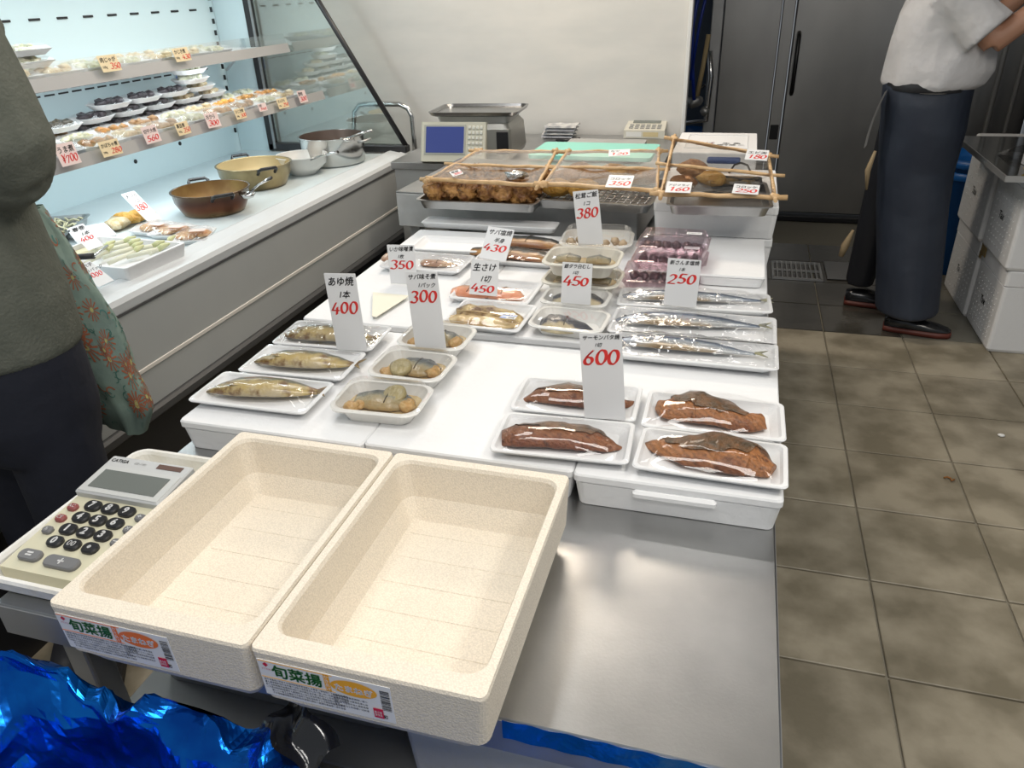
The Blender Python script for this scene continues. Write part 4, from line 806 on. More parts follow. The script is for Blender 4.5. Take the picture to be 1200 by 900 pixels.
ds = part('display_housing', MB().rr([(cw+.002, .088, 0, .003), (cw+.002, .088, .009, .003), (cw-.002, .084, .011, .003)], T=TC @ MT((0, .073, 0)), n=3), SLV, cl)
part('display_frame', MB().rr([(cw-.004, .060, .0105, .003), (cw-.006, .058, .0125, .003)], T=TC @ MT((0, .061, 0)), n=3), mat('silver_frame', (.52, .53, .52), .35), ds)
part('screen', MB().box(0, .061, .0130, cw-.030, .040, .0012, T=TC), mat('lcd_glass', (.16, .175, .165), .18, coat=.5), ds, 'blank grey screen')
part('solar_cell', MB().box(.040, .1055, .0114, .045, .010, .0012, T=TC), mat('solar_brown', (.13, .08, .065), .2), ds)
text('CATIGA', .0095, INK, ds, TC @ MT((-.070, .102, .0116)), 'brand_lettering', bold=.03, sx=.95)
text('CD-1181', .0065, mat('grey_ink', (.2, .2, .2), .5), ds, TC @ MT((-.026, .1025, .0116)), 'model_lettering', shear=.2, sx=.9)
KB = mat('key_black', (.018, .018, .02), .35); KG = mat('key_grey', (.16, .16, .165), .4); KR = mat('key_red', (.27, .07, .07), .4); KW = mat('key_letter', (.8, .8, .8), .4)
def key(ch, x, y, w_, h_, m_, ts, bold=.02):
    k_ = part('key', MB().rr([(w_, h_, -.001, h_*.45), (w_, h_, .004, h_*.45), (w_-.003, h_-.003, .0062, h_*.4)], T=TC @ MT((x, y, 0)), n=5), m_, cl)
    text(ch, ts, KW, k_, TC @ MT((x, y-ts*.36, .0068)), 'key_lettering', bold=bold, align='CENTER')
kx = [-.0295, .001, .0315]; ky = [.013, -.012, -.037, -.062]
for r_, row in enumerate(('789', '456', '123')):
    for c_, ch in enumerate(row): key(ch, kx[c_], ky[r_], .0265, .0200, KB, .0165, .05)
key('0', kx[0], ky[3], .0245, .0195, KB, .0165, .05); key('00', kx[1], ky[3], .0245, .0195, KB, .0135, .01); key('•', kx[2], ky[3], .0245, .0195, KB, .020, .03)
for ch, y, m_ in (('AC', .004, KR), ('CE', -.020, KR), ('%', -.045, KG)): key(ch, -.0590, y, .0165, .0135, m_, .0085, .01)
for ch, y in (('÷', .006), ('×', -.019), ('−', -.045)): key(ch, .0610, y, .0165, .0135, KG, .013, .02)
key('=', -.044, -.092, .036, .0195, KG, .020, .03); key('+', .012, -.094, .056, .0210, KG, .020, .03)
# ================================================================ refrigerated display case
XF, XB, YE, ZD = -1.55, -2.49, 3.45, .745
dc = empty('display_case', 'open refrigerated display case with pale blue inside, glass end and grey front panel', 'display case', (-2.02, 1.85, 0))
o_ = Vector((-2.02, 1.85, 0))
def P_(x, y, z): return (x+2.02, y-1.85, z)
GREYP = mat('case_grey_panel', (.42, .43, .42), .3, 0, (.39, .40, .395), 3)
PALE = mat('case_pale_blue', (.64, .77, .80), .3)
WH2 = mat('case_white', (.70, .72, .74), .3)
y0c = .15; cy_ = (y0c+YE)/2-1.85; ly_ = YE-y0c
part('front_panel', MB().box(XF+2.02-.02, cy_, .565, .04, ly_, .30, b=.004), GREYP, dc)
part('kick_plate', MB().box(XF+2.02-.06, cy_, .20, .06, ly_-.02, .40), BLACK, dc)
part('dark_bumper', MB().box(XF+2.02-.008, cy_, .400, .05, ly_, .035, b=.008), mat('case_bumper', (.06, .06, .06), .5), dc)
part('white_stripe', MB().box(XF+2.02+.001, cy_, .530, .004, ly_, .012, b=.001), mat('stripe_white', (.72, .68, .62), .4), dc)
part('groove', MB().box(XF+2.02+.0005, cy_, .706, .004, ly_, .006), mat('groove_dark', (.08, .08, .08), .5), dc)
rim = MB().loft([[Vector(P_(x, y, z)) for x, z in ((XF+.002, .712), (XF+.004, .735), (XF-.004, .748), (XF-.030, .757), (XF-.034, .753), (XF-.085, .762), (XF-.10, .758), (XF-.10, .70), (XF-.02, .70))] for y in (y0c, YE)], smooth=False)
part('rim', rim, mat('case_rim', (.60, .62, .63), .32), dc)
part('deck', MB().box((XF-.09+XB)/2+2.02, cy_, ZD-.02, XF-.09-XB, ly_, .04), mat('case_deck', (.66, .74, .76), .28, 0, (.62, .70, .72), 6), dc)
part('back_wall', MB().box(XB+2.02-.02, cy_, 1.27, .04, ly_, 1.10), PALE, dc)
part('back_tub', MB().box((XF-.06+XB)/2+2.02, cy_, .37, XF-.06-XB, ly_-.02, .64), mat('case_body_dark', (.1, .1, .1), .5), dc)
part('end_wall', MB().box((XB-2.31)/2+2.02, YE-1.85+.02, 1.27, 2.49-2.31, .04, 1.10, b=.002), PALE, dc)
part('canopy', MB().box(-2.27+2.02, cy_, 1.80, .48, ly_, .12, b=.01), WH2, dc)
part('lamp_tube', MB().tube([P_(-2.15, y0c+.1, 1.725), P_(-2.15, YE-.1, 1.725)], .012, 10), mat('lamp_tube_lit', (.9, .95, 1), .4, emis=(.85, .97, 1), es=6), dc)
part('glass_frame', MB().box(-2.297+2.02, YE-1.85+.005, 1.235, .028, .05, .97, b=.003).box((-2.31-XF*-1)/2*0+(-2.31+XF)/2+2.02, YE-1.85+.005, .768, 2.31+XF, .05, .034, b=.004).tube([P_(XF-.01, YE+.005, .78), P_(-2.10, YE+.005, 1.72)], .013, 8), mat('case_black_frame', (.02, .02, .022), .35), dc)
part('frame_strip', MB().box(-2.272+2.02, YE-1.85-.022, 1.235, .012, .006, .95), mat('case_strip', (.3, .31, .32), .3, .6), dc)
gl = [(-2.29, .78), (XF-.02, .78), (-2.10, 1.72), (-2.29, 1.72)]
part('end_glass', MB().add([P_(x, YE+.003+dy, z) for dy in (0, .005) for x, z in gl], [(0, 1, 2, 3), (7, 6, 5, 4), (0, 4, 5, 1), (1, 5, 6, 2), (2, 6, 7, 3), (3, 7, 4, 0)]), GLASS, dc, 'clear glass end panel')
part('end_cap', MB().box((XF+XB)/2+2.02, YE-1.85+.06, .42, XF-XB+.02, .05, .64, b=.015), mat('case_end_grey', (.36, .37, .37), .35), dc)
sl_ = MB()
for k in range(24):
    sl_.box(XB+2.02+.001, .35+k*.128-1.85, 1.402, .004, .050, .008)
for k in range(44):
    for z_ in (1.166, 1.150): sl_.box(XB+2.02+.001, .45+k*.066-1.85, z_, .004, .046, .006)
tag(part('vent_slots', sl_, DARK, dc), kind='stuff')
hl = MB()
for y_, z_ in ((1.95, .90), (1.98, .84), (2.68, .90), (2.70, .84), (2.98, .92), (3.0, .86), (2.0, 1.1), (3.25, 1.1)): hl.lathe([(.009, 0), (.009, .003)], 10, T=MT(P_(XB+.0005, y_, z_)) @ Matrix.Rotation(pi/2, 4, 'Y'))
for k in range(16): hl.box(XB+2.02+.012, YE-1.85-.035, .85+k*.05, .020*0+.012, .004, .022)
tag(part('shelf_holes', hl, DARK, dc), kind='stuff')
def shelf(xf, zt_):
    s_ = part('shelf', MB().box((XB+xf)/2+2.02, cy_+.0, zt_+.002, xf-XB, ly_-.10, .022, b=.002), WH2, dc)
    M_ = MT(P_(xf+.004, 0, zt_+.006)) @ Matrix.Rotation(radians(12), 4, 'Y')
    part('price_rail', MB().box(0, cy_, .012, .004, ly_-.03, .040, T=MT(P_(xf+.006, 1.85, zt_-.006)) @ Matrix.Rotation(radians(-14), 4, 'Y')), mat('rail_grey', (.42, .41, .40), .25, coat=.4), s_)
    part('clear_guard', MB().box(0, cy_, .050, .002, ly_-.03, .050, T=MT(P_(xf+.003, 1.85, zt_-.006)) @ Matrix.Rotation(radians(-14), 4, 'Y')), ACRYL, s_)
    part('bracket', MB().tube([P_(XB+.02, YE-.02, zt_-.09), P_(XB+.10, YE-.02, zt_-.03), P_(xf-.1, YE-.02, zt_-.018)], .006, 6), WH2, s_)
    return s_
ZS2, ZS1 = 1.012, 1.222
shelf(-1.96, ZS2); shelf(-2.11, ZS1)
part('blue_sticker', MB().box(*ay(244, 82, 2.98).xyz.to_tuple()[:0] if False else P_(XB+.001, 3.10, 1.128), .002, .045, .048), mat('sticker_blue', (.02, .22, .60), .4), dc)
# ---- packs on the shelves
FC = {'pumpkin': ((.72, .30, .02), (.80, .42, .06), 'orange simmered pumpkin'), 'beans': ((.02, .014, .02), (.06, .04, .05), 'black beans'), 'carrot': ((.62, .25, .04), (.30, .20, .06), 'carrot and burdock strips'),
      'salad': ((.70, .68, .58), (.55, .55, .30), 'pale salad'), 'stew': ((.32, .17, .06), (.50, .30, .14), 'brown simmered vegetables'), 'mixed': ((.78, .36, .05), (.12, .11, .05), 'mixed orange and dark vegetables'),
      'seaweed': ((.035, .03, .02), (.09, .07, .04), 'dark simmered seaweed'), 'tofu': ((.72, .62, .42), (.60, .42, .2), 'pale golden fried tofu')}
protos = {}
def case_pack(kind, loc, rz, label, oval=False, group=None):
    key = (kind, oval)
    if key in protos: return dup(protos[key], loc, rz, label, group)
    c1, c2, nm = FC[kind]; e = empty('food_pack', label, 'food pack', loc, rz, group); w, d = (.155, .12) if not oval else (.17, .125); r = .012 if not oval else .055
    part('tray', MB().rr([(w-.04, d-.04, 0, r*.7), (w-.004, d-.004, .017, r), (w, d, .019, r), (w-.012, d-.012, .019, r), (w-.05, d-.05, .005, r*.7)], n=4), WHITE, e)
    b = MB(); rn = random.Random(len(kind)*7+oval)
    for k in range(11): b.blob((rn.uniform(-.042, .042), rn.uniform(-.028, .028), .016+rn.uniform(0, .010)), (.020, .016, .012), .35, 3, k, sub=1)
    tag(part('food', b, mat('food_'+kind, c1, .4, 0, c2, 70, .5, 120, coat=.3), e), kind='stuff')
    part('film_wrap', MB().rr([(w-.004, d-.004, .0195, r), (w-.02, d-.02, .028, r*.8), (w-.05, d-.05, .034, r*.6)], n=3, capa=False), FILM, e)
    protos[key] = e; return e
kinds = ['pumpkin', 'mixed', 'carrot', 'tofu', 'stew', 'salad', 'carrot', 'stew', 'salad', 'tofu']
GA = 'food packs on the lower case shelf'
for r_, (x_, ynum, yo, nm) in enumerate(((-2.035, 10, 1.72, 'front'), (-2.165, 10, 1.78, 'middle'), (-2.30, 10, 1.80, 'back'))):
    for k in range(ynum):
        kd = kinds[(k+r_*3) % 10] if r_ < 2 else ('beans' if 3 <= k <= 7 else kinds[(k*3+1) % 10])
        case_pack(kd, (x_+.004*((k*7) % 3), yo+k*.165, ZS2+.014), pi/2+.05*((k % 3)-1), '%s, %s from left in %s row of lower case shelf' % (FC[kd][2], ORD[k], nm), group=GA)
for lv, n_, x_, yo in ((1, 5, -2.29, 2.33), (2, 4, -2.28, 2.42)):
    for k in range(n_): case_pack('beans' if k < 3 else 'tofu', (x_, yo+k*.172, ZS2+.014+.036*lv), pi/2, 'oval plate of %s, %s from left, stacked layer %s, lower case shelf' % (('black beans' if k < 3 else 'pale tofu'), ORD[k], ('', 'one', 'two')[lv]), True, GA)
for k in range(2): case_pack('salad', (-2.26+.0*k, 2.88, ZS2+.122+.036*k), pi/2, '%s white plate on top of the bean plates on the lower shelf' % ('lower', 'upper')[k], True, GA)
case_pack('seaweed', (-2.26, 1.96, ZS2+.050), pi/2, 'white plate of dark seaweed raised at the left back of the lower shelf', True, GA)
case_pack('seaweed', (-2.26, 2.14, ZS2+.050), pi/2, 'second dark seaweed plate from the left at the back of the lower shelf', True, GA)
GB_ = 'food packs on the upper case shelf'
for r_, (x_, yo, nm) in enumerate(((-2.18, 1.78, 'front'), (-2.31, 1.84, 'back'))):
    for k in range(8): case_pack(('salad', 'tofu', 'tofu', 'salad')[(k+r_) % 4], (x_, yo+k*.168, ZS1+.014), pi/2, 'pale food pack, %s from left in %s row of upper case shelf' % (ORD[k], nm), group=GB_)
for k in range(2): case_pack('salad', (-2.22, 2.05, ZS1+.050+.035*k), pi/2, '%s pale pack stacked on the upper case shelf' % ('lower', 'upper')[k], group=GB_)
# ---- rail cards
XN = Vector((cos(radians(14)), 0, sin(radians(14))))
CT = [([(112, 66), (135, 63), (143, 82), (122, 85)], -2.098, ZS1, '肉じゃが', '350', CARDY, 1), ([(200, 57.5), (217.5, 55), (225, 70), (207.5, 73)], -2.098, ZS1, 'かじき煮', '430', CARDY, 1),
 ([(67, 169), (88, 166), (97, 189), (73, 197)], -1.948, ZS2, 'うま煮', '¥700', CARDP, 0), ([(113, 167), (137, 162), (144, 179), (123, 185)], -1.948, ZS2, 'かぼちゃ煮', '280', CARDY, 1),
 ([(165, 150), (182, 145), (190, 165), (173, 169)], -1.948, ZS2, '切干大根', '560', CARDP, 0), ([(203, 145), (217, 142), (225, 155), (210, 160)], -1.948, ZS2, '黒豆煮', '350', CARDY, 1),
 ([(238, 133), (253, 131), (260, 147), (245, 151)], -1.948, ZS2, 'おから', '300', CARDP, 0), ([(272, 129), (283, 127), (290, 137), (278, 141)], -1.948, ZS2, 'ひじき煮', '300', CARDY, 1),
 ([(302, 122), (311, 120), (314, 129), (305, 131)], -1.948, ZS2, '白和', '340', CARDP, 0), ([(322, 117), (334, 114), (339, 125), (328, 128)], -1.948, ZS2, 'きんぴら', '250', CARDY, 1), ([(347, 107), (357, 105), (361, 119), (353, 121)], -1.948, ZS2, '酢物', '300', CARDP, 0)]
place_nm = ['left card on the upper case rail', 'right card on the upper case rail']+['%s card from the left on the lower case rail' % ORD[k] for k in range(9)]
for k, (q, x_, z_, t1, pr, cm, two) in enumerate(CT):
    M, w, h = quad_frame(q, Vector((x_+.014, 0, z_+.02)), XN)
    price_tag((t1, '100g' if two else ''), pr, '%s, %s, price %s' % (('cream', 'pink')[cm is CARDP], place_nm[k], pr.strip('¥')), q, M, w, h, card=cm, group='price cards on the case rails', seed=k, layout='wide')
# ---- pots on the deck
def pot(name, label, px, py, r, h, zoff, outer, inner, cat='pot', rz=0, handles=True, flare=1.0, foot=.82):
    p = at(px, py, ZD+.001); e = empty(name, label, cat, (p.x, p.y, ZD+.001), rz)
    part('bowl', MB().lathe([(.001, 0), (r*foot*.95, 0), (r*foot, .008), (r*.96, h*.55), (r*.985, h-.006), (r*1.03, h-.002), (r*1.03, h), (r*.98, h), (r*.95, h*.55), (r*foot*.97, .012), (.001, .008)], 40, capa=False, capb=False), outer, e)
    part('inside', MB().lathe([(r*.978, h-.001), (r*.945, h*.55), (r*foot*.96, .0135), (.001, .010)], 40, capa=False, capb=False), inner, e)
    if handles:
        for s_ in (-1, 1):
            part('pot_handle', MB().tube([(-.035, s_*(r*1.0), h*.80), (-.036, s_*(r+.022), h*.98), (-.030, s_*(r+.036), h*1.06), (.030, s_*(r+.036), h*1.06), (.036, s_*(r+.022), h*.98), (.035, s_*(r*1.0), h*.80)], .0065, 7), mat('pot_handle_black', (.02, .02, .022), .35), e, 'black handle')
    return e
BR = grad('burnt_brown_pot', 'Z', [(0, (.20, .13, .06)), (.3, (.13, .045, .02)), (.7, (.06, .022, .014)), (1, (.10, .06, .03))], .22, 12, .5, .05, metal=.7)
GOLD = mat('gold_pot_inside', (.30, .20, .07), .5, .4, (.20, .11, .035), 12)
BRO = mat('dull_gold_pot', (.18, .14, .07), .3, .75, (.36, .28, .15), 9)
pt1 = pot('cooking_pot', 'burnt brown shallow cooking pot with black handles, nearest on the case deck', 252, 247, .138, .084, 0, BR, GOLD, rz=.9)
pt2 = pot('cooking_pot', 'wider dull gold cooking pot behind the burnt brown one', 302, 217, .150, .092, 0, BRO, mat('pale_gold_inside', (.46, .36, .19), .5, .35), rz=.9)
p = pot('white_bowl', 'white enamel bowl with a ladle between the gold and steel pots', 356, 203, .112, .082, 0, mat('white_enamel', (.62, .62, .60), .2, coat=.5), mat('white_enamel_inside', (.66, .64, .60), .25), 'bowl', handles=False, foot=.55)
p4 = pot('steel_pot', 'deep stainless steel pot at the far end of the case deck', 393, 190, .150, .125, 0, mat('pot_steel', (.50, .50, .49), .22, 1), mat('pot_steel_inside', (.26, .20, .17), .35, .8), handles=False, foot=.94)
part('side_handle', MB().tube([(.15, .03, .10), (.185, .02, .105), (.185, -.03, .105), (.15, -.04, .10)], .006, 6), STEELD, p4)
def ladle(label, pa, za, pb, zb_, r=.03):
    A, B = at(*pa, za), at(*pb, zb_); e = empty('ladle', label, 'ladle', A, 0); d = B-A
    part('handle', MB().tube([(0, 0, 0), tuple(d*.5+Vector((0, 0, .006))), tuple(d)], [.004, .004, .006], 7), BRIGHT, e)
    part('cup', MB().lathe([(.002, -.016), (r*.7, -.010), (r, .004), (r*.92, .004), (r*.6, -.007), (.002, -.012)], 18, capa=False, capb=False), BRIGHT, e); return e
ladle('steel ladle with a pale handle leaning over the rims of the two brown pots', (290, 228), ZD+.07, (318, 208), ZD+.14)
ladle('thin steel ladle resting in the white bowl', (358, 190), ZD+.06, (396, 178), ZD+.13, .024)
ladle('steel ladle resting in the deep steel pot', (406, 163), ZD+.12, (436, 153), ZD+.16, .03)
# ---- food laid out on the deck at the left
e, w, d, a = metal_tray('steel tray of pale noodles at the left of the case deck', [(20, 252), (98, 256), (78, 276), (10, 290)], ZD+.001, .03)
nd = MB()
for k in range(60):
    x_, y_ = (random.random()-.5)*w*.8, (random.random()-.5)*d*.8; a_ = random.random()*6
    nd.tube([(x_-.02*cos(a_), y_-.02*sin(a_), .012+random.random()*.012), (x_, y_, .026+random.random()*.008), (x_+.02*cos(a_+.6), y_+.02*sin(a_+.6), .014+random.random()*.010)], .003, 5)
o = nd.build('noodles', mat('noodle', (.72, .68, .45), .4), None, e.location, a); tag(o, 'pale noodles in the steel tray at the left of the deck', 'noodles', kind='stuff')
qd, w, d, a = rect([(130, 272), (205, 282), (180, 305), (108, 322)], ZD+.055)
def deckbox(label, q, h):
    c, w, d, a = rect(q, ZD+h); e = empty('foam_tray', label, 'tray', (c.x, c.y, ZD+.001), a)
    part('tray_body', MB().rr([(w-.02, d-.02, 0, .01), (w, d, h-.003, .01), (w, d, h, .01), (w-.02, d-.02, h, .008), (w-.03, d-.03, h*.4, .008)], n=3), WHITE, e); return e, w, d, a
e, w, d, a = deckbox('deep white foam tray of leeks at the front of the case deck', [(112, 276), (200, 284), (152, 322), (60, 300)], .05)
for k in range(9):
    fx, fy = -.30+.075*k, .28-.07*((k*5) % 8); A_ = e.matrix_basis @ Vector((fx*w, fy*d, .03))
    lk = empty('leek', '%s pale green leek from the left in the deep white tray' % ORD[k], 'leek', A_, .6+.25*((k*3) % 5), 'leeks in the deep tray')
    part('stalk', MB().tube([(-.03, 0, .006), (.02, .003, .010), (.06, 0, .012)], [.006, .007, .008], 8), mat('leek_white', (.72, .72, .58), .4), lk)
    part('leaf', MB().tube([(.058, 0, .012), (.075, .006, .018), (.095, .0, .024)], [.008, .009, .003], 6), mat('leek_green', (.50, .54, .24), .5, 0, (.68, .68, .42), 40), lk)
e2, w, d, a = deckbox('flat white foam tray behind the leeks, under the 400 card', [(78, 268), (122, 262), (138, 274), (90, 285)], .03)
e3, w3, d3, a3 = deckbox('white foam tray of pale strips at the lower left of the deck', [(62, 296), (108, 286), (122, 294), (75, 318)], .028)
tag(MB().box(0, 0, 0, w3*.6, d3*.3, .012, rz=.2, b=.004).build('radish_strip', mat('pale_yellow', (.74, .70, .48), .4), None, e3.location+Vector((0, 0, .03)), a3), 'pale yellow pickled radish block in the lower left tray', 'pickle')
kn = empty('tongs', 'black handled tongs lying across the trays at the lower left of the deck', 'tongs', at(110, 300, ZD+.07), 0)
dk = at(70, 306, ZD+.06)-kn.location; part('handle', MB().tube([(0, 0, 0), tuple(dk*.5+Vector((0, 0, .004))), tuple(dk)], .009, 8), BLACK, kn)
dk = at(126, 288, ZD+.06)-kn.location; part('tip', MB().tube([(0, 0, 0), tuple(dk)], .004, 6), BRIGHT, kn)
for k, (px, py, nm, m_) in enumerate(((150, 262, 'golden fried tempura piece beside the 380 card', FRIED2), (165, 258, 'second golden tempura piece against the 380 card', FRIED2), (138, 268, 'small pale tempura piece at the left of the golden ones', mat('food_tofu', (.72, .62, .42))))):
    tag(MB().blob((0, 0, .02), (.05, .04, .02), .25, 3, k).build('tempura', m_, None, at(px, py, ZD+.003), k), nm, 'tempura', 'tempura pieces')
for k, (q, nm) in enumerate((([(178, 258), (200, 262), (188, 276), (160, 268)], 'left'), ([(196, 262), (222, 264), (208, 277), (184, 274)], 'middle'), ([(212, 268), (250, 266), (236, 281), (204, 282)], 'right'))):
    c, w, d, a = rect(q, ZD+.02); w = max(w, .12); d = max(d, .09); e = empty('food_pack', 'film wrapped pack of orange fried fish, %s one right of the 380 card' % nm, 'food pack', (c.x, c.y, ZD+.001+.0*k), a, 'fried fish packs')
    part('tray', MB().rr([(w-.03, d-.03, 0, .01), (w, d, .015, .01), (w, d, .018, .01), (w-.04, d-.04, .005, .01)]), WHITE, e)
    part('fried_fish', MB().blob((-.02, 0, .016), (w*.30, d*.22, .012), .2, 3, k).blob((.03, .012, .015), (w*.2, d*.2, .011), .2, 3, k+5), mat('fried_orange', (.62, .28, .10), .5, 0, (.78, .55, .30), 60, .4, 90), e)
    part('film_wrap', MB().rr([(w-.004, d-.004, .019, .01), (w-.04, d-.04, .032, .01)], capa=False), FILM2, e)
    part('printed_sticker', MB().box(w*.2, -d*.1, .0345, .05, .03, .0006), mat('sticker_pinkish', (.74, .6, .55), .5), e)
for q, z_, L_, pr, lb, t_ in (([(141, 227.5), (158, 223.7), (190, 257.5), (176.7, 263)], ZD+.02, ('天ぷら', '1コ'), '380', 'long white card reading 380 leaning back beside the tempura', (.8, 0)),
    ([(80, 267), (97, 262), (122, 287), (103, 294)], ZD+.055, ('春巻', '1本'), '400', 'white card reading 400 over the flat tray behind the leeks', (.5, -.6)),
    ([(87, 312), (105, 307), (134, 327), (115, 338)], ZD+.04, ('煮穴子', '1パック'), '1000', 'white card reading 1000 at the front left of the case deck', (.5, -.4))):
    p0 = at((q[2][0]+q[3][0])/2, (q[2][1]+q[3][1])/2, z_); n = Vector((cos(t_[1])*sin(t_[0]), sin(t_[1])*sin(t_[0]), cos(t_[0])))
    M, w, h = quad_frame(q, p0, n); price_tag(L_, pr, lb, q, M, w, h, group='white cards on the case deck', seed=len(lb))
# ================================================================ right side: foam boxes, black counter
GR_ = 'tall foam boxes under the black counter'
def tallbox(label, x0_, y0_, x1_, y1_, z0_, h, txt):
    w, d = x1_-x0_, y1_-y0_; e = empty('foam_box', label, 'box', ((x0_+x1_)/2, (y0_+y1_)/2, z0_), 0, GR_)
    part('box_body', MB().rr([(w-.012, d-.012, 0, .012), (w, d, .012, .014), (w, d, h*.80, .014), (w-.004, d-.004, h*.805, .014)]), BOXW, e)
    part('lid', MB().rr([(w-.006, d-.006, h*.807, .014), (w+.004, d+.004, h*.82, .014), (w+.004, d+.004, h-.006, .014), (w-.006, d-.006, h, .014)]), BOXW, e)
    tb_ = MB()
    for r_ in range(9):
        for c_ in range(8): tb_.box(-w/2-.0005, -d*.36+c_*d*.1, h*.12+r_*h*.07, .003, .006, .006, b=.001)
    tag(part('pimples', tb_, BOXW, e), kind='stuff')
    Mx = MT((-w/2-.0035, .05, h*.40)) @ Matrix(((0, 0, -1, 0), (-1, 0, 0, 0), (0, 1, 0, 0), (0, 0, 0, 1)))
    text(txt, .045, INK, e, Mx, 'handwriting', shear=.3, bold=.015); return e
tallbox('near lower foam box of four under the black counter, brown tape at its corner', 1.095, 3.315, 1.60, 3.69, .003, .360, 'Tax')
tallbox('far lower foam box of four under the black counter', 1.085, 3.70, 1.58, 4.13, .003, .360, 'Ta')
tallbox('near upper foam box of four under the black counter', 1.075, 3.305, 1.60, 3.68, .366, .395, 'Tax')
tallbox('far upper foam box of four under the black counter', 1.065, 3.70, 1.58, 4.12, .366, .395, 'Tax')
TAPE = mat('brown_tape', (.26, .17, .05), .3)
tag(MB().box(0, 0, 0, .003, .07, .045).box(.0, .03, -.03, .003, .03, .03).build('brown_tape', TAPE, None, (1.0875, 3.66, .340)), 'brown tape patch between the near and far lower foam boxes', 'tape')
tag(MB().box(.03, 0, 0, .10, .003, .10, rz=0).build('brown_tape', TAPE, None, (1.20, 3.309, .30)), 'larger brown tape patch on the front of the near lower foam box', 'tape')
bt = empty('side_counter', 'glossy black counter slab resting on the white foam boxes at the right', 'counter', (1.42, 3.50, .775))
part('slab', MB().box(0, 0, 0, .98, .80, .022, b=.003), mat('glossy_black', (.02, .02, .018), .12, coat=.5), bt)
part('steel_edge', MB().box(-.4905, 0, 0, .004, .80, .022).box(0, -.4005, 0, .98, .004, .022), STEELD, bt)
for k in range(2):
    e = empty('small_box', 'small white lettered carton on the black counter, %s' % ('lower of the two', 'upper of the two')[k], 'box', (1.115+.01*k, 3.27, .7875+k*.072), .2, 'small cartons on the counter')
    part('carton', MB().rr([(.15, .12, 0, .003), (.15, .12, .07, .003)]), mat('carton_pale', (.42, .42, .43), .5), e); text('T½', .035, INK, e, MT((-.06, -.0605, .02)) @ Matrix.Rotation(pi/2, 4, 'X'))
tag(MB().grid(lambda u, v: ((u-.5)*.12, (v-.5)*.10, .002+.035*sin(pi*u)*sin(pi*v)+.008*noise.noise(Vector((u*6, v*6, 0)))), 12, 12).build('plastic_bag', LID, None, (1.06, 3.46, .790)), 'crumpled clear plastic bag behind the small cartons', 'bag')
tag(MB().blob((0, 0, .012), (.05, .025, .012), .1, 2, 1).build('yellow_sponge', mat('sponge', (.35, .25, .05), .7), None, (1.05, 3.17, .787)), 'dull yellow sponge on the near corner of the black counter', 'sponge')
# ================================================================ blue foil bags in bins, front
BLF = mat('blue_foil', (.006, .19, .72), .17, .9, (.003, .09, .48), 14, .35, 18, detail=4)
def lined_bin(label, cx, cy, w, d, zr, seed, peaks=()):
    e = empty('lined_bin', label, 'bin', (cx, cy, .003))
    part('bin_body', MB().rr([(w*.8, d*.8, 0, .04), (w*.93, d*.93, zr-.16, .05), (w*.88, d*.88, zr-.16, .05), (w*.75, d*.75, .02, .04)], n=5), mat('dark_bin', (.03, .03, .035), .5), e)
    prof = [(-.20, -.50), (-.13, -.45), (-.10, -.33), (-.075, -.20), (-.055, -.10), (-.03, -.03), (-.008, .006), (.008, .010), (.022, -.015), (.030, -.06), (.034, -.13), (.034, -.20)]
    m = MB(); NU = 150; NV = 60
    def fn(u, v):
        t = v*(len(prof)-1); k = min(int(t), len(prof)-2); f = t-k; o_ = prof[k][0]*(1-f)+prof[k+1][0]*f; z_ = prof[k][1]*(1-f)+prof[k+1][1]*f
        a_ = 2*pi*u; c_, s_ = cos(a_), sin(a_); q_ = (abs(c_)**5+abs(s_)**5)**(-.2); x_, y_ = c_*q_*w/2, s_*q_*d/2
        L_ = math.hypot(c_, s_)*1.0; x_ += c_*o_; y_ += s_*o_
        X = Vector((x_*9, y_*9, z_*9+seed)); r1 = 1.3*noise.voronoi(X+Vector((noise.noise(X), noise.noise(X*1.1), 0))*.6)[0][0]-.4; r2 = 1.2*noise.voronoi(X*2.3+Vector((5, 1, 2)))[0][0]-.4
        amp = .010+.030*min(1, v*1.6)*(1-abs(v-.62)*.9)
        dz = -.01+amp*(r1*.8+r2*.6); ox = amp*.9*(noise.noise(X*1.3+Vector((9, 9, 9)))*1.2+r2*.8-r1*.5)
        for pa_, ph, pw in peaks: dz += ph*math.exp(-((((u-pa_+.5) % 1)-.5)/pw)**2)*max(0, 1-abs(v-.58)*2.4)
        return (x_+c_*ox, min(y_+s_*ox, d/2+.016), zr+z_+dz)
    part('foil_bag', MB().grid(fn, NU, NV, smooth=False), BLF, e, 'shiny crumpled blue foil bag'); return e
lined_bin('bin lined with a crumpled shiny blue foil bag at the lower left corner', -.630, .300, .44, .36, .640, 2, ((.37, .045, .04),))
lined_bin('second bin with a blue foil bag, only its top edge showing under the table front', -.200, .330, .24, .24, .575, 5)
tag(MB().grid(lambda u, v: ((u-.5)*.10, (v-.5)*.05+.006*sin(u*9), .016*sin(u*3.2)+.006*sin(v*6+u*4)+.015*v), 30, 14).build('foil_scrap', mat('silver_black_foil', (.012, .012, .014), .12, .2, coat=1, bump=.3, bscale=30), None, at(350, 868, .665), -.5), 'crinkled black and silver film scrap at the right end of the blue bag', 'film scrap')
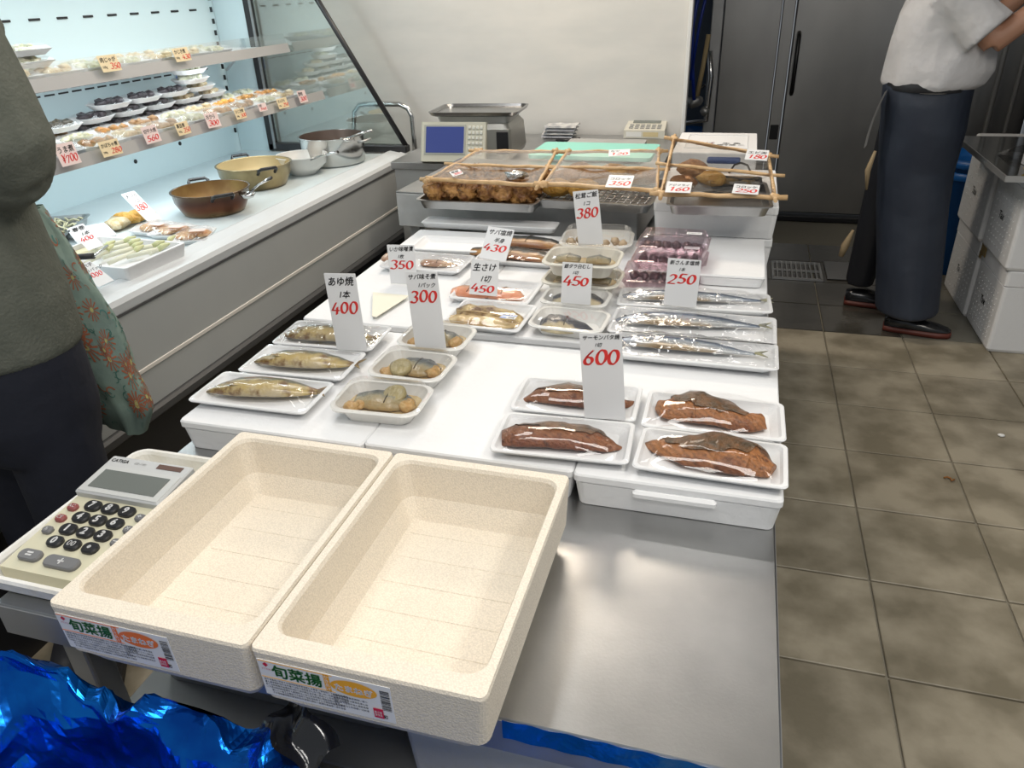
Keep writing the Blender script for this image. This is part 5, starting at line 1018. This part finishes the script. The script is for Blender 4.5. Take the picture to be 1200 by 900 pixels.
# ================================================================ people
SKIN = mat('skin', (.42, .22, .14), .5, sub=.1)
def fuse(b, name, m, parent, vox=.009, smooth=6, wr=0, wscale=9, seed=0, label=None):
    """fuse overlapping forms into one continuous surface"""
    if wr:
        for i, v in enumerate(b.v):
            V = Vector(v); b.v[i] = tuple(V+Vector((noise.noise(V*wscale+Vector((seed, 0, 0))), noise.noise(V*wscale+Vector((0, seed, 9))), 0))*wr)
    o = part(name, b, m, parent, label); r = o.modifiers.new('fuse', 'REMESH'); r.mode = 'VOXEL'; r.voxel_size = vox; r.use_smooth_shade = True
    s_ = o.modifiers.new('soften', 'SMOOTH'); s_.factor = .5; s_.iterations = smooth; return o
def ell(secs, n=24, ph=0):      # stacked elliptic sections (cx, cy, z, rx, ry)
    return [[Vector((cx+rx*cos(2*pi*j/n+ph), cy+ry*sin(2*pi*j/n+ph), z)) for j in range(n)] for cx, cy, z, rx, ry in secs]
def hand(b, W, F, S_, k=1):     # wrist point, forward dir, side dir; palm with five fingers
    W, F, S_ = Vector(W), Vector(F).normalized(), Vector(S_).normalized(); N_ = F.cross(S_)
    b.tube([W-F*.03, W, W+F*.03, W+F*.07, W+F*.088], [.024, .026, .034, .036, .030], 10)
    for i, (o_, L_) in enumerate(((-.027, .060), (-.009, .072), (.009, .068), (.026, .052))):
        A_ = W+F*.078+S_*o_; b.tube([A_-F*.02, A_, A_+F*L_*.45-N_*.004, A_+F*L_*.78-N_*.016, A_+F*L_-N_*.030], [.0095, .0095, .0085, .008, .006], 8)
    A_ = W+F*.03-S_*.028*k; b.tube([A_+S_*.01*k, A_-S_*.012*k+F*.018, A_-S_*.024*k+F*.040-N_*.006, A_-S_*.026*k+F*.062-N_*.012], [.012, .0115, .0095, .007], 8)
def head(b, c, f, r=.095, h=.125):
    c, f = Vector(c), Vector(f).normalized(); s_ = Vector((-f.y, f.x, 0)); b.blob(c, (r*.88, r*.88, h), 0, sub=3)
    b.blob(c+f*.012-Vector((0, 0, .045)), (.066, .066, .066), 0, sub=2)
    b.tube([c+f*(r*.80)+Vector((0, 0, .022)), c+f*(r+.012)-Vector((0, 0, .016)), c+f*(r*.86)-Vector((0, 0, .024))], [.009, .016, .011], 8)
    b.tube([c+f*(r*.78)+s_*.024-Vector((0, 0, .055)), c+f*(r*.90)-Vector((0, 0, .055)), c+f*(r*.78)-s_*.024-Vector((0, 0, .055))], [.006, .009, .006], 6)
    for k in (-1, 1): b.blob(c+s_*k*r*.86-Vector((0, 0, .01)), (.018, .018, .030), 0, sub=2)
def eyes(parent, c, f, r=.095):
    c, f = Vector(c), Vector(f).normalized(); s_ = Vector((-f.y, f.x, 0))
    for k in (-1, 1): part('eye', MB().blob(c+f*(r*.80)+s_*k*.031+Vector((0, 0, .008)), (.010, .010, .006), 0, sub=2), mat('eye_dark', (.02, .015, .012), .2), parent)
    part('lips', MB().tube([c+f*(r*.82)+s_*.022-Vector((0, 0, .054)), c+f*(r*.945)-Vector((0, 0, .054)), c+f*(r*.82)-s_*.022-Vector((0, 0, .054))], [.003, .006, .003], 6), mat('lips', (.35, .12, .10), .5), parent)
# ---- the man at work
man = empty('person', 'man in a white short sleeved shirt and long navy apron reaching up', 'person', (0, 0, 0))
b = MB(); hc_ = Vector((.80, 3.52, 1.60)); head(b, hc_, (1, -.1, 0))
b.tube([(.74, 3.52, 1.36), (.765, 3.52, 1.44), (.78, 3.52, 1.52)], [.075, .058, .055], 12)
b.loft(ell([(.70, 3.55, .95, .12, .15), (.70, 3.55, 1.15, .12, .15), (.71, 3.54, 1.30, .11, .17), (.73, 3.53, 1.40, .07, .12)]))
SH, EL, WR = Vector((.70, 3.39, 1.36)), Vector((.855, 3.36, 1.205)), Vector((1.055, 3.36, 1.405))
b.tube([SH, SH.lerp(EL, .5), EL], [.055, .050, .043], 12); b.tube([EL-Vector((.012, 0, .002)), EL.lerp(WR, .4), WR], [.042, .041, .028], 12)
hand(b, WR+(WR-EL)*.02, WR-EL, (0, 1, 0))
SH2, EL2, WR2 = Vector((.72, 3.70, 1.36)), Vector((.86, 3.78, 1.20)), Vector((1.04, 3.74, 1.38))
b.tube([SH2, EL2], [.055, .042], 12); b.tube([EL2, EL2.lerp(WR2, .4), WR2], [.042, .041, .028], 12); hand(b, WR2+(WR2-EL2)*.02, WR2-EL2, (0, 1, 0), -1)
fuse(b, 'body', SKIN, man, .007, 3)
hr = MB().blob(hc_+Vector((-.014, 0, .035)), (.095, .095, .112), .03, 3, sub=3); fuse(hr, 'hair', mat('black_hair', (.012, .010, .010), .5), man, .01, 3)
part('cap', MB().lathe([(.098, 0), (.102, .05), (.07, .085), (.0, .09)], 20, T=MT(hc_+Vector((-.01, 0, .06))), capa=False), mat('white_cap', (.7, .7, .7), .7), man)
eyes(man, hc_, (1, -.1, 0))
SHM = mat('white_shirt', (.60, .59, .60), .8, 0, (.55, .54, .54), 6, 1.0, 11, detail=5)
b = MB().loft(ell([(.700, 3.54, 1.025, .150, .165), (.715, 3.54, 1.05, .185, .18), (.725, 3.54, 1.10, .195, .185), (.720, 3.54, 1.20, .185, .185), (.712, 3.54, 1.30, .175, .195), (.715, 3.54, 1.37, .145, .21), (.735, 3.53, 1.425, .085, .12), (.75, 3.53, 1.45, .065, .07)]))
d1 = (EL-SH).normalized(); b.tube([SH-d1*.05, SH.lerp(EL, .35), SH.lerp(EL, .80)], [.085, .088, .098], 14); d2 = (EL2-SH2); b.tube([SH2-d2*.2, SH2.lerp(EL2, .4), SH2.lerp(EL2, .8)], [.085, .085, .092], 14)
fuse(b, 'shirt', SHM, man, .009, 4, .022, 10, 2)
AP = mat('navy_apron', (.026, .034, .052), .5, 0, (.018, .024, .040), 5, .5, 9)
b = MB().loft(ell([(.70, 3.54, 1.055, .157, .17), (.70, 3.54, .98, .162, .175), (.705, 3.54, .88, .152, .18), (.713, 3.53, .72, .146, .17), (.730, 3.53, .55, .140, .165), (.760, 3.52, .35, .134, .160), (.795, 3.50, .11, .132, .155), (.795, 3.50, .10, .115, .14)]))
fuse(b, 'apron', AP, man, .010, 3, .030, 5, 4, 'long navy rubber apron')
b = MB().tube([(.66, 3.62, .95), (.64, 3.70, .55), (.625, 3.76, .12)], [.10, .075, .065], 14); fuse(b, 'trousers', mat('black_trousers', (.012, .013, .018), .6), man, .010, 3, .008)
part('belt', MB().loft(ell([(.70, 3.54, 1.030, .162, .176), (.70, 3.54, 1.046, .165, .179), (.70, 3.54, 1.062, .160, .175)]), False, False), BLACK, man)
part('towel', MB().loft([[Vector((.535-.018*k*(1-k*.12)+dx*.3, 3.45+dx+.004*k, 1.03-.055*k)) for dx in (-.03, 0, .03)] for k in range(5)], False, False, closed=False), mat('white_towel', (.55, .54, .52), .9), man, 'white towel hanging at his back')
part('apron_string', MB().tube([(.535, 3.44, .80), (.52, 3.44, .72), (.53, 3.45, .64)], [.006, .012, .005], 6).tube([(.53, 3.60, .42), (.51, 3.62, .34), (.50, 3.62, .29)], [.006, .018, .012], 6), mat('tan_cord', (.32, .24, .14), .8), man)
def shoe(x, y, rz, L_=.27):
    T_ = MT((x, y, 0)) @ Matrix.Rotation(rz, 4, 'Z')
    s_ = part('shoe', MB().loft([[Vector((t*L_, sy*w_, z_)) for sy, z_ in ((-1, .03), (-.8, h_*.8), (0, h_), (.8, h_*.8), (1, .03), (.8, .022), (-.8, .022))] for t, w_, h_ in ((0, .030, .075), (.1, .036, .085), (.35, .040, .088), (.55, .044, .070), (.8, .045, .056), (.95, .034, .045), (1, .016, .035))], T=T_), mat('black_shoe', (.012, .012, .014), .22, coat=.3), man)
    part('sole', MB().loft([[Vector((t*L_*1.02-.002, sy*w_*1.08, z_)) for sy, z_ in ((-1, .004), (-1, .026), (1, .026), (1, .004))] for t, w_ in ((0, .030), (.1, .037), (.35, .041), (.55, .045), (.8, .046), (.95, .036), (1, .018))], T=T_), mat('red_brown_sole', (.13, .03, .02), .5), s_)
shoe(.715, 3.49, -.16, .27); shoe(.575, 3.78, -.1)
# ---- the customer at the left
wo = empty('person', 'customer in a grey green sweater and navy trousers with a flowered bag, cropped at left', 'person', (0, 0, 0))
b = MB(); hw = Vector((-1.42, 1.10, 1.70)); fd = Vector((-.75, .65, 0)); head(b, hw, fd)
b.tube([(-1.40, 1.04, 1.48), (-1.41, 1.07, 1.56), (-1.42, 1.09, 1.62)], [.075, .058, .055], 12)
b.loft(ell([(-1.385, 1.0, .80, .16, .13), (-1.385, 1.0, 1.0, .15, .12), (-1.38, 1.0, 1.3, .15, .12), (-1.39, 1.02, 1.48, .10, .08)]))
RS, RE, RW = Vector((-1.225, .98, 1.43)), Vector((-1.165, .985, 1.225)), Vector((-1.40, 1.09, 1.12))
LS, LE, LW = Vector((-1.57, 1.04, 1.43)), Vector((-1.68, 1.10, 1.20)), Vector((-1.62, 1.13, 1.02))
for A_, B_, C_, k in ((RS, RE, RW, 1), (LS, LE, LW, -1)):
    b.tube([A_, B_], [.055, .042], 12); b.tube([B_, C_], [.042, .028], 12); hand(b, C_+(C_-B_)*.06, C_-B_, (C_-B_).cross(Vector((0, 0, 1))), k)
for x_ in (-1.32, -1.44): b.tube([(x_, .995, .82), (x_, .995, .45), (x_, .995, .10)], [.065, .045, .036], 12)
fuse(b, 'body', SKIN, wo, .009, 3)
hr = MB().blob(hw-fd*.02+Vector((0, 0, .03)), (.100, .100, .125), .03, 3, sub=3).blob(hw-fd*.075-Vector((0, 0, .05)), (.065, .065, .09), .05, 3, sub=2); fuse(hr, 'hair', mat('brown_hair', (.03, .018, .012), .5), wo, .01, 3)
eyes(wo, hw, fd)
SWM = mat('grey_green_knit', (.128, .135, .112), .9, 0, (.108, .116, .096), 30, .25, 160, spec=.15)
b = MB().loft(ell([(-1.395, 1.0, .845, .180, .155), (-1.395, 1.0, .86, .187, .16), (-1.40, 1.0, .96, .190, .16), (-1.405, 1.0, 1.12, .180, .15), (-1.40, 1.0, 1.28, .190, .15), (-1.375, 1.01, 1.42, .215, .14), (-1.375, 1.03, 1.50, .175, .11), (-1.40, 1.05, 1.54, .07, .07)]))
b.tube([RS+Vector((-.06, 0, .03)), RS, RS.lerp(RE, .5), RE+Vector((.0, 0, .01)), RE+Vector((-.01, .01, -.015))], [.07, .092, .090, .080, .070], 16)
b.tube([RE+Vector((-.004, 0, .0)), RE.lerp(RW, .5), RE.lerp(RW, .93)], [.078, .066, .048], 16)
b.tube([LS+Vector((.06, -.02, .03)), LS, LE], [.07, .088, .075], 14); b.tube([LE, LE.lerp(LW, .93)], [.075, .048], 14)
fuse(b, 'sweater', SWM, wo, .010, 4, .010, 7, 6)
b = MB().loft(ell([(-1.375, 1.0, .92, .155, .13), (-1.375, 1.0, .82, .160, .14), (-1.375, 1.0, .72, .160, .14), (-1.375, 1.0, .64, .150, .12)]))
b.tube([(-1.305, .99, .78), (-1.31, .99, .50), (-1.33, .99, .10)], [.090, .085, .075], 16).tube([(-1.445, 1.0, .78), (-1.455, 1.0, .50), (-1.46, 1.0, .10)], [.085, .075, .07], 16)
fuse(b, 'trousers', mat('navy_trousers', (.009, .011, .022), .75, 0, (.007, .009, .018), 9, .2, 30), wo, .010, 4, .008, 5, 1)
for x_, y_ in ((-1.33, .96), (-1.45, .97)):
    T_ = MT((x_, y_-.04, 0)) @ Matrix.Rotation(2.2, 4, 'Z') @ MT((-.06, 0, 0))
    part('shoe', MB().loft([[Vector((t*.25, sy*w_, z_)) for sy, z_ in ((-1, .004), (-1, .03), (-.7, h_), (.7, h_), (1, .03), (1, .004))] for t, w_, h_ in ((0, .028, .06), (.12, .034, .075), (.4, .036, .075), (.7, .040, .05), (1, .018, .03))], T=T_), mat('dark_sneaker', (.03, .03, .035), .6), wo)
# ---- flowered bag hanging from her arm
bg = empty('cloth_bag', 'pale green cloth bag printed with orange flowers hanging beside the customer', 'bag', (-1.425, 1.235, .540))
def bagfn(u, v):
    a_ = 2*pi*u; z_ = v*.525; t = max(0, 1-v); w_ = (.042+.070*min(1, t*1.6)**.8)*(1-.35*min(.12, max(0, .12-v))/.12*1.0); d_ = .025+.045*sin(pi*min(1, t*.9+.05))
    x_ = cos(a_)*w_+.028*t-.045*v+.012*noise.noise(Vector((cos(a_)*2, sin(a_)*2, v*4))); y_ = sin(a_)*d_+.012*noise.noise(Vector((cos(a_)*3, sin(a_)*3, v*6+5)))
    return (x_, y_, z_+.02*cos(a_)*-1*(1-v)+.02*sin(3*a_)*.2*(1-v))
BGM = mat('bag_cloth', (.21, .29, .245), .8, 0, (.17, .24, .215), 14, .3, 30)
part('bag_body', MB().grid(bagfn, 60, 40).add([bagfn(i/60, 0) for i in range(60)], [tuple(reversed(range(60)))]), BGM, bg)
part('strap', MB().tube([(-.06, -.02, .49), (-.05, -.04, .56), (-.01, -.03, .60), (-.035, .02, .56), (-.06, .02, .49)], .010, 8), BGM, bg)
fm = [mat('print_rust', (.34, .11, .055), .8), mat('print_green', (.06, .16, .13), .8), mat('print_yellow', (.45, .42, .16), .8), mat('print_teal', (.08, .22, .20), .8)]
rn = random.Random(11); mbs = [MB() for _ in fm]
def on_bag(a_, v): p = Vector(bagfn(a_/(2*pi) % 1, v)); q = Vector(bagfn((a_+.05)/(2*pi) % 1, v)); r_ = Vector(bagfn(a_/(2*pi) % 1, v+.02)); U = (q-p).normalized(); V = (r_-p).normalized(); n_ = U.cross(V).normalized(); return p+n_*.0012, U, V
def dab(mb, a_, v, pts):
    """a printed shape follows the cloth: every corner is laid on the bag's surface"""
    vs = []
    for x_, y_ in pts:
        p, U, V = on_bag(a_+x_/.13, min(.99, max(.01, v+y_/.5))); vs.append(tuple(p))
    mb.add(vs, [tuple(range(len(vs)))])
for k in range(42):
    a_, v = rn.uniform(-2.4, .9), rn.uniform(.08, .92); R__ = rn.uniform(.024, .038); mi = 0
    for j in range(12):
        t_ = 2*pi*j/12; dab(mbs[mi], a_, v, [(R__*.25*cos(t_-.2), R__*.25*sin(t_-.2)), (R__*.95*cos(t_-.07), R__*.95*sin(t_-.07)), (R__*.95*cos(t_+.07), R__*.95*sin(t_+.07)), (R__*.25*cos(t_+.2), R__*.25*sin(t_+.2))])
    dab(mbs[2], a_, v, [(R__*.2*cos(t_), R__*.2*sin(t_)) for t_ in [2*pi*j/8 for j in range(8)]])
for k in range(150):
    a_, v = rn.uniform(-2.5, 1.0), rn.uniform(.04, .96); t0 = rn.random()*6; R__ = rn.uniform(.008, .018); mi = rn.choice((1, 1, 3, 0)); pp = [(R__*cos(t0+j*.6)*(1-j*.08), R__*sin(t0+j*.6)*(1-j*.08)) for j in range(7)]
    for (xa, ya), (xb, yb) in zip(pp, pp[1:]): dab(mbs[mi], a_, v, [(xa*.74, ya*.74), (xb*.74, yb*.74), (xb, yb), (xa, ya)])
for mb, m_, nm in zip(mbs, fm, ('rust', 'green', 'yellow', 'teal')): tag(part('flower_print', mb, m_, bg, nm+' part of the printed pattern'), kind='stuff')
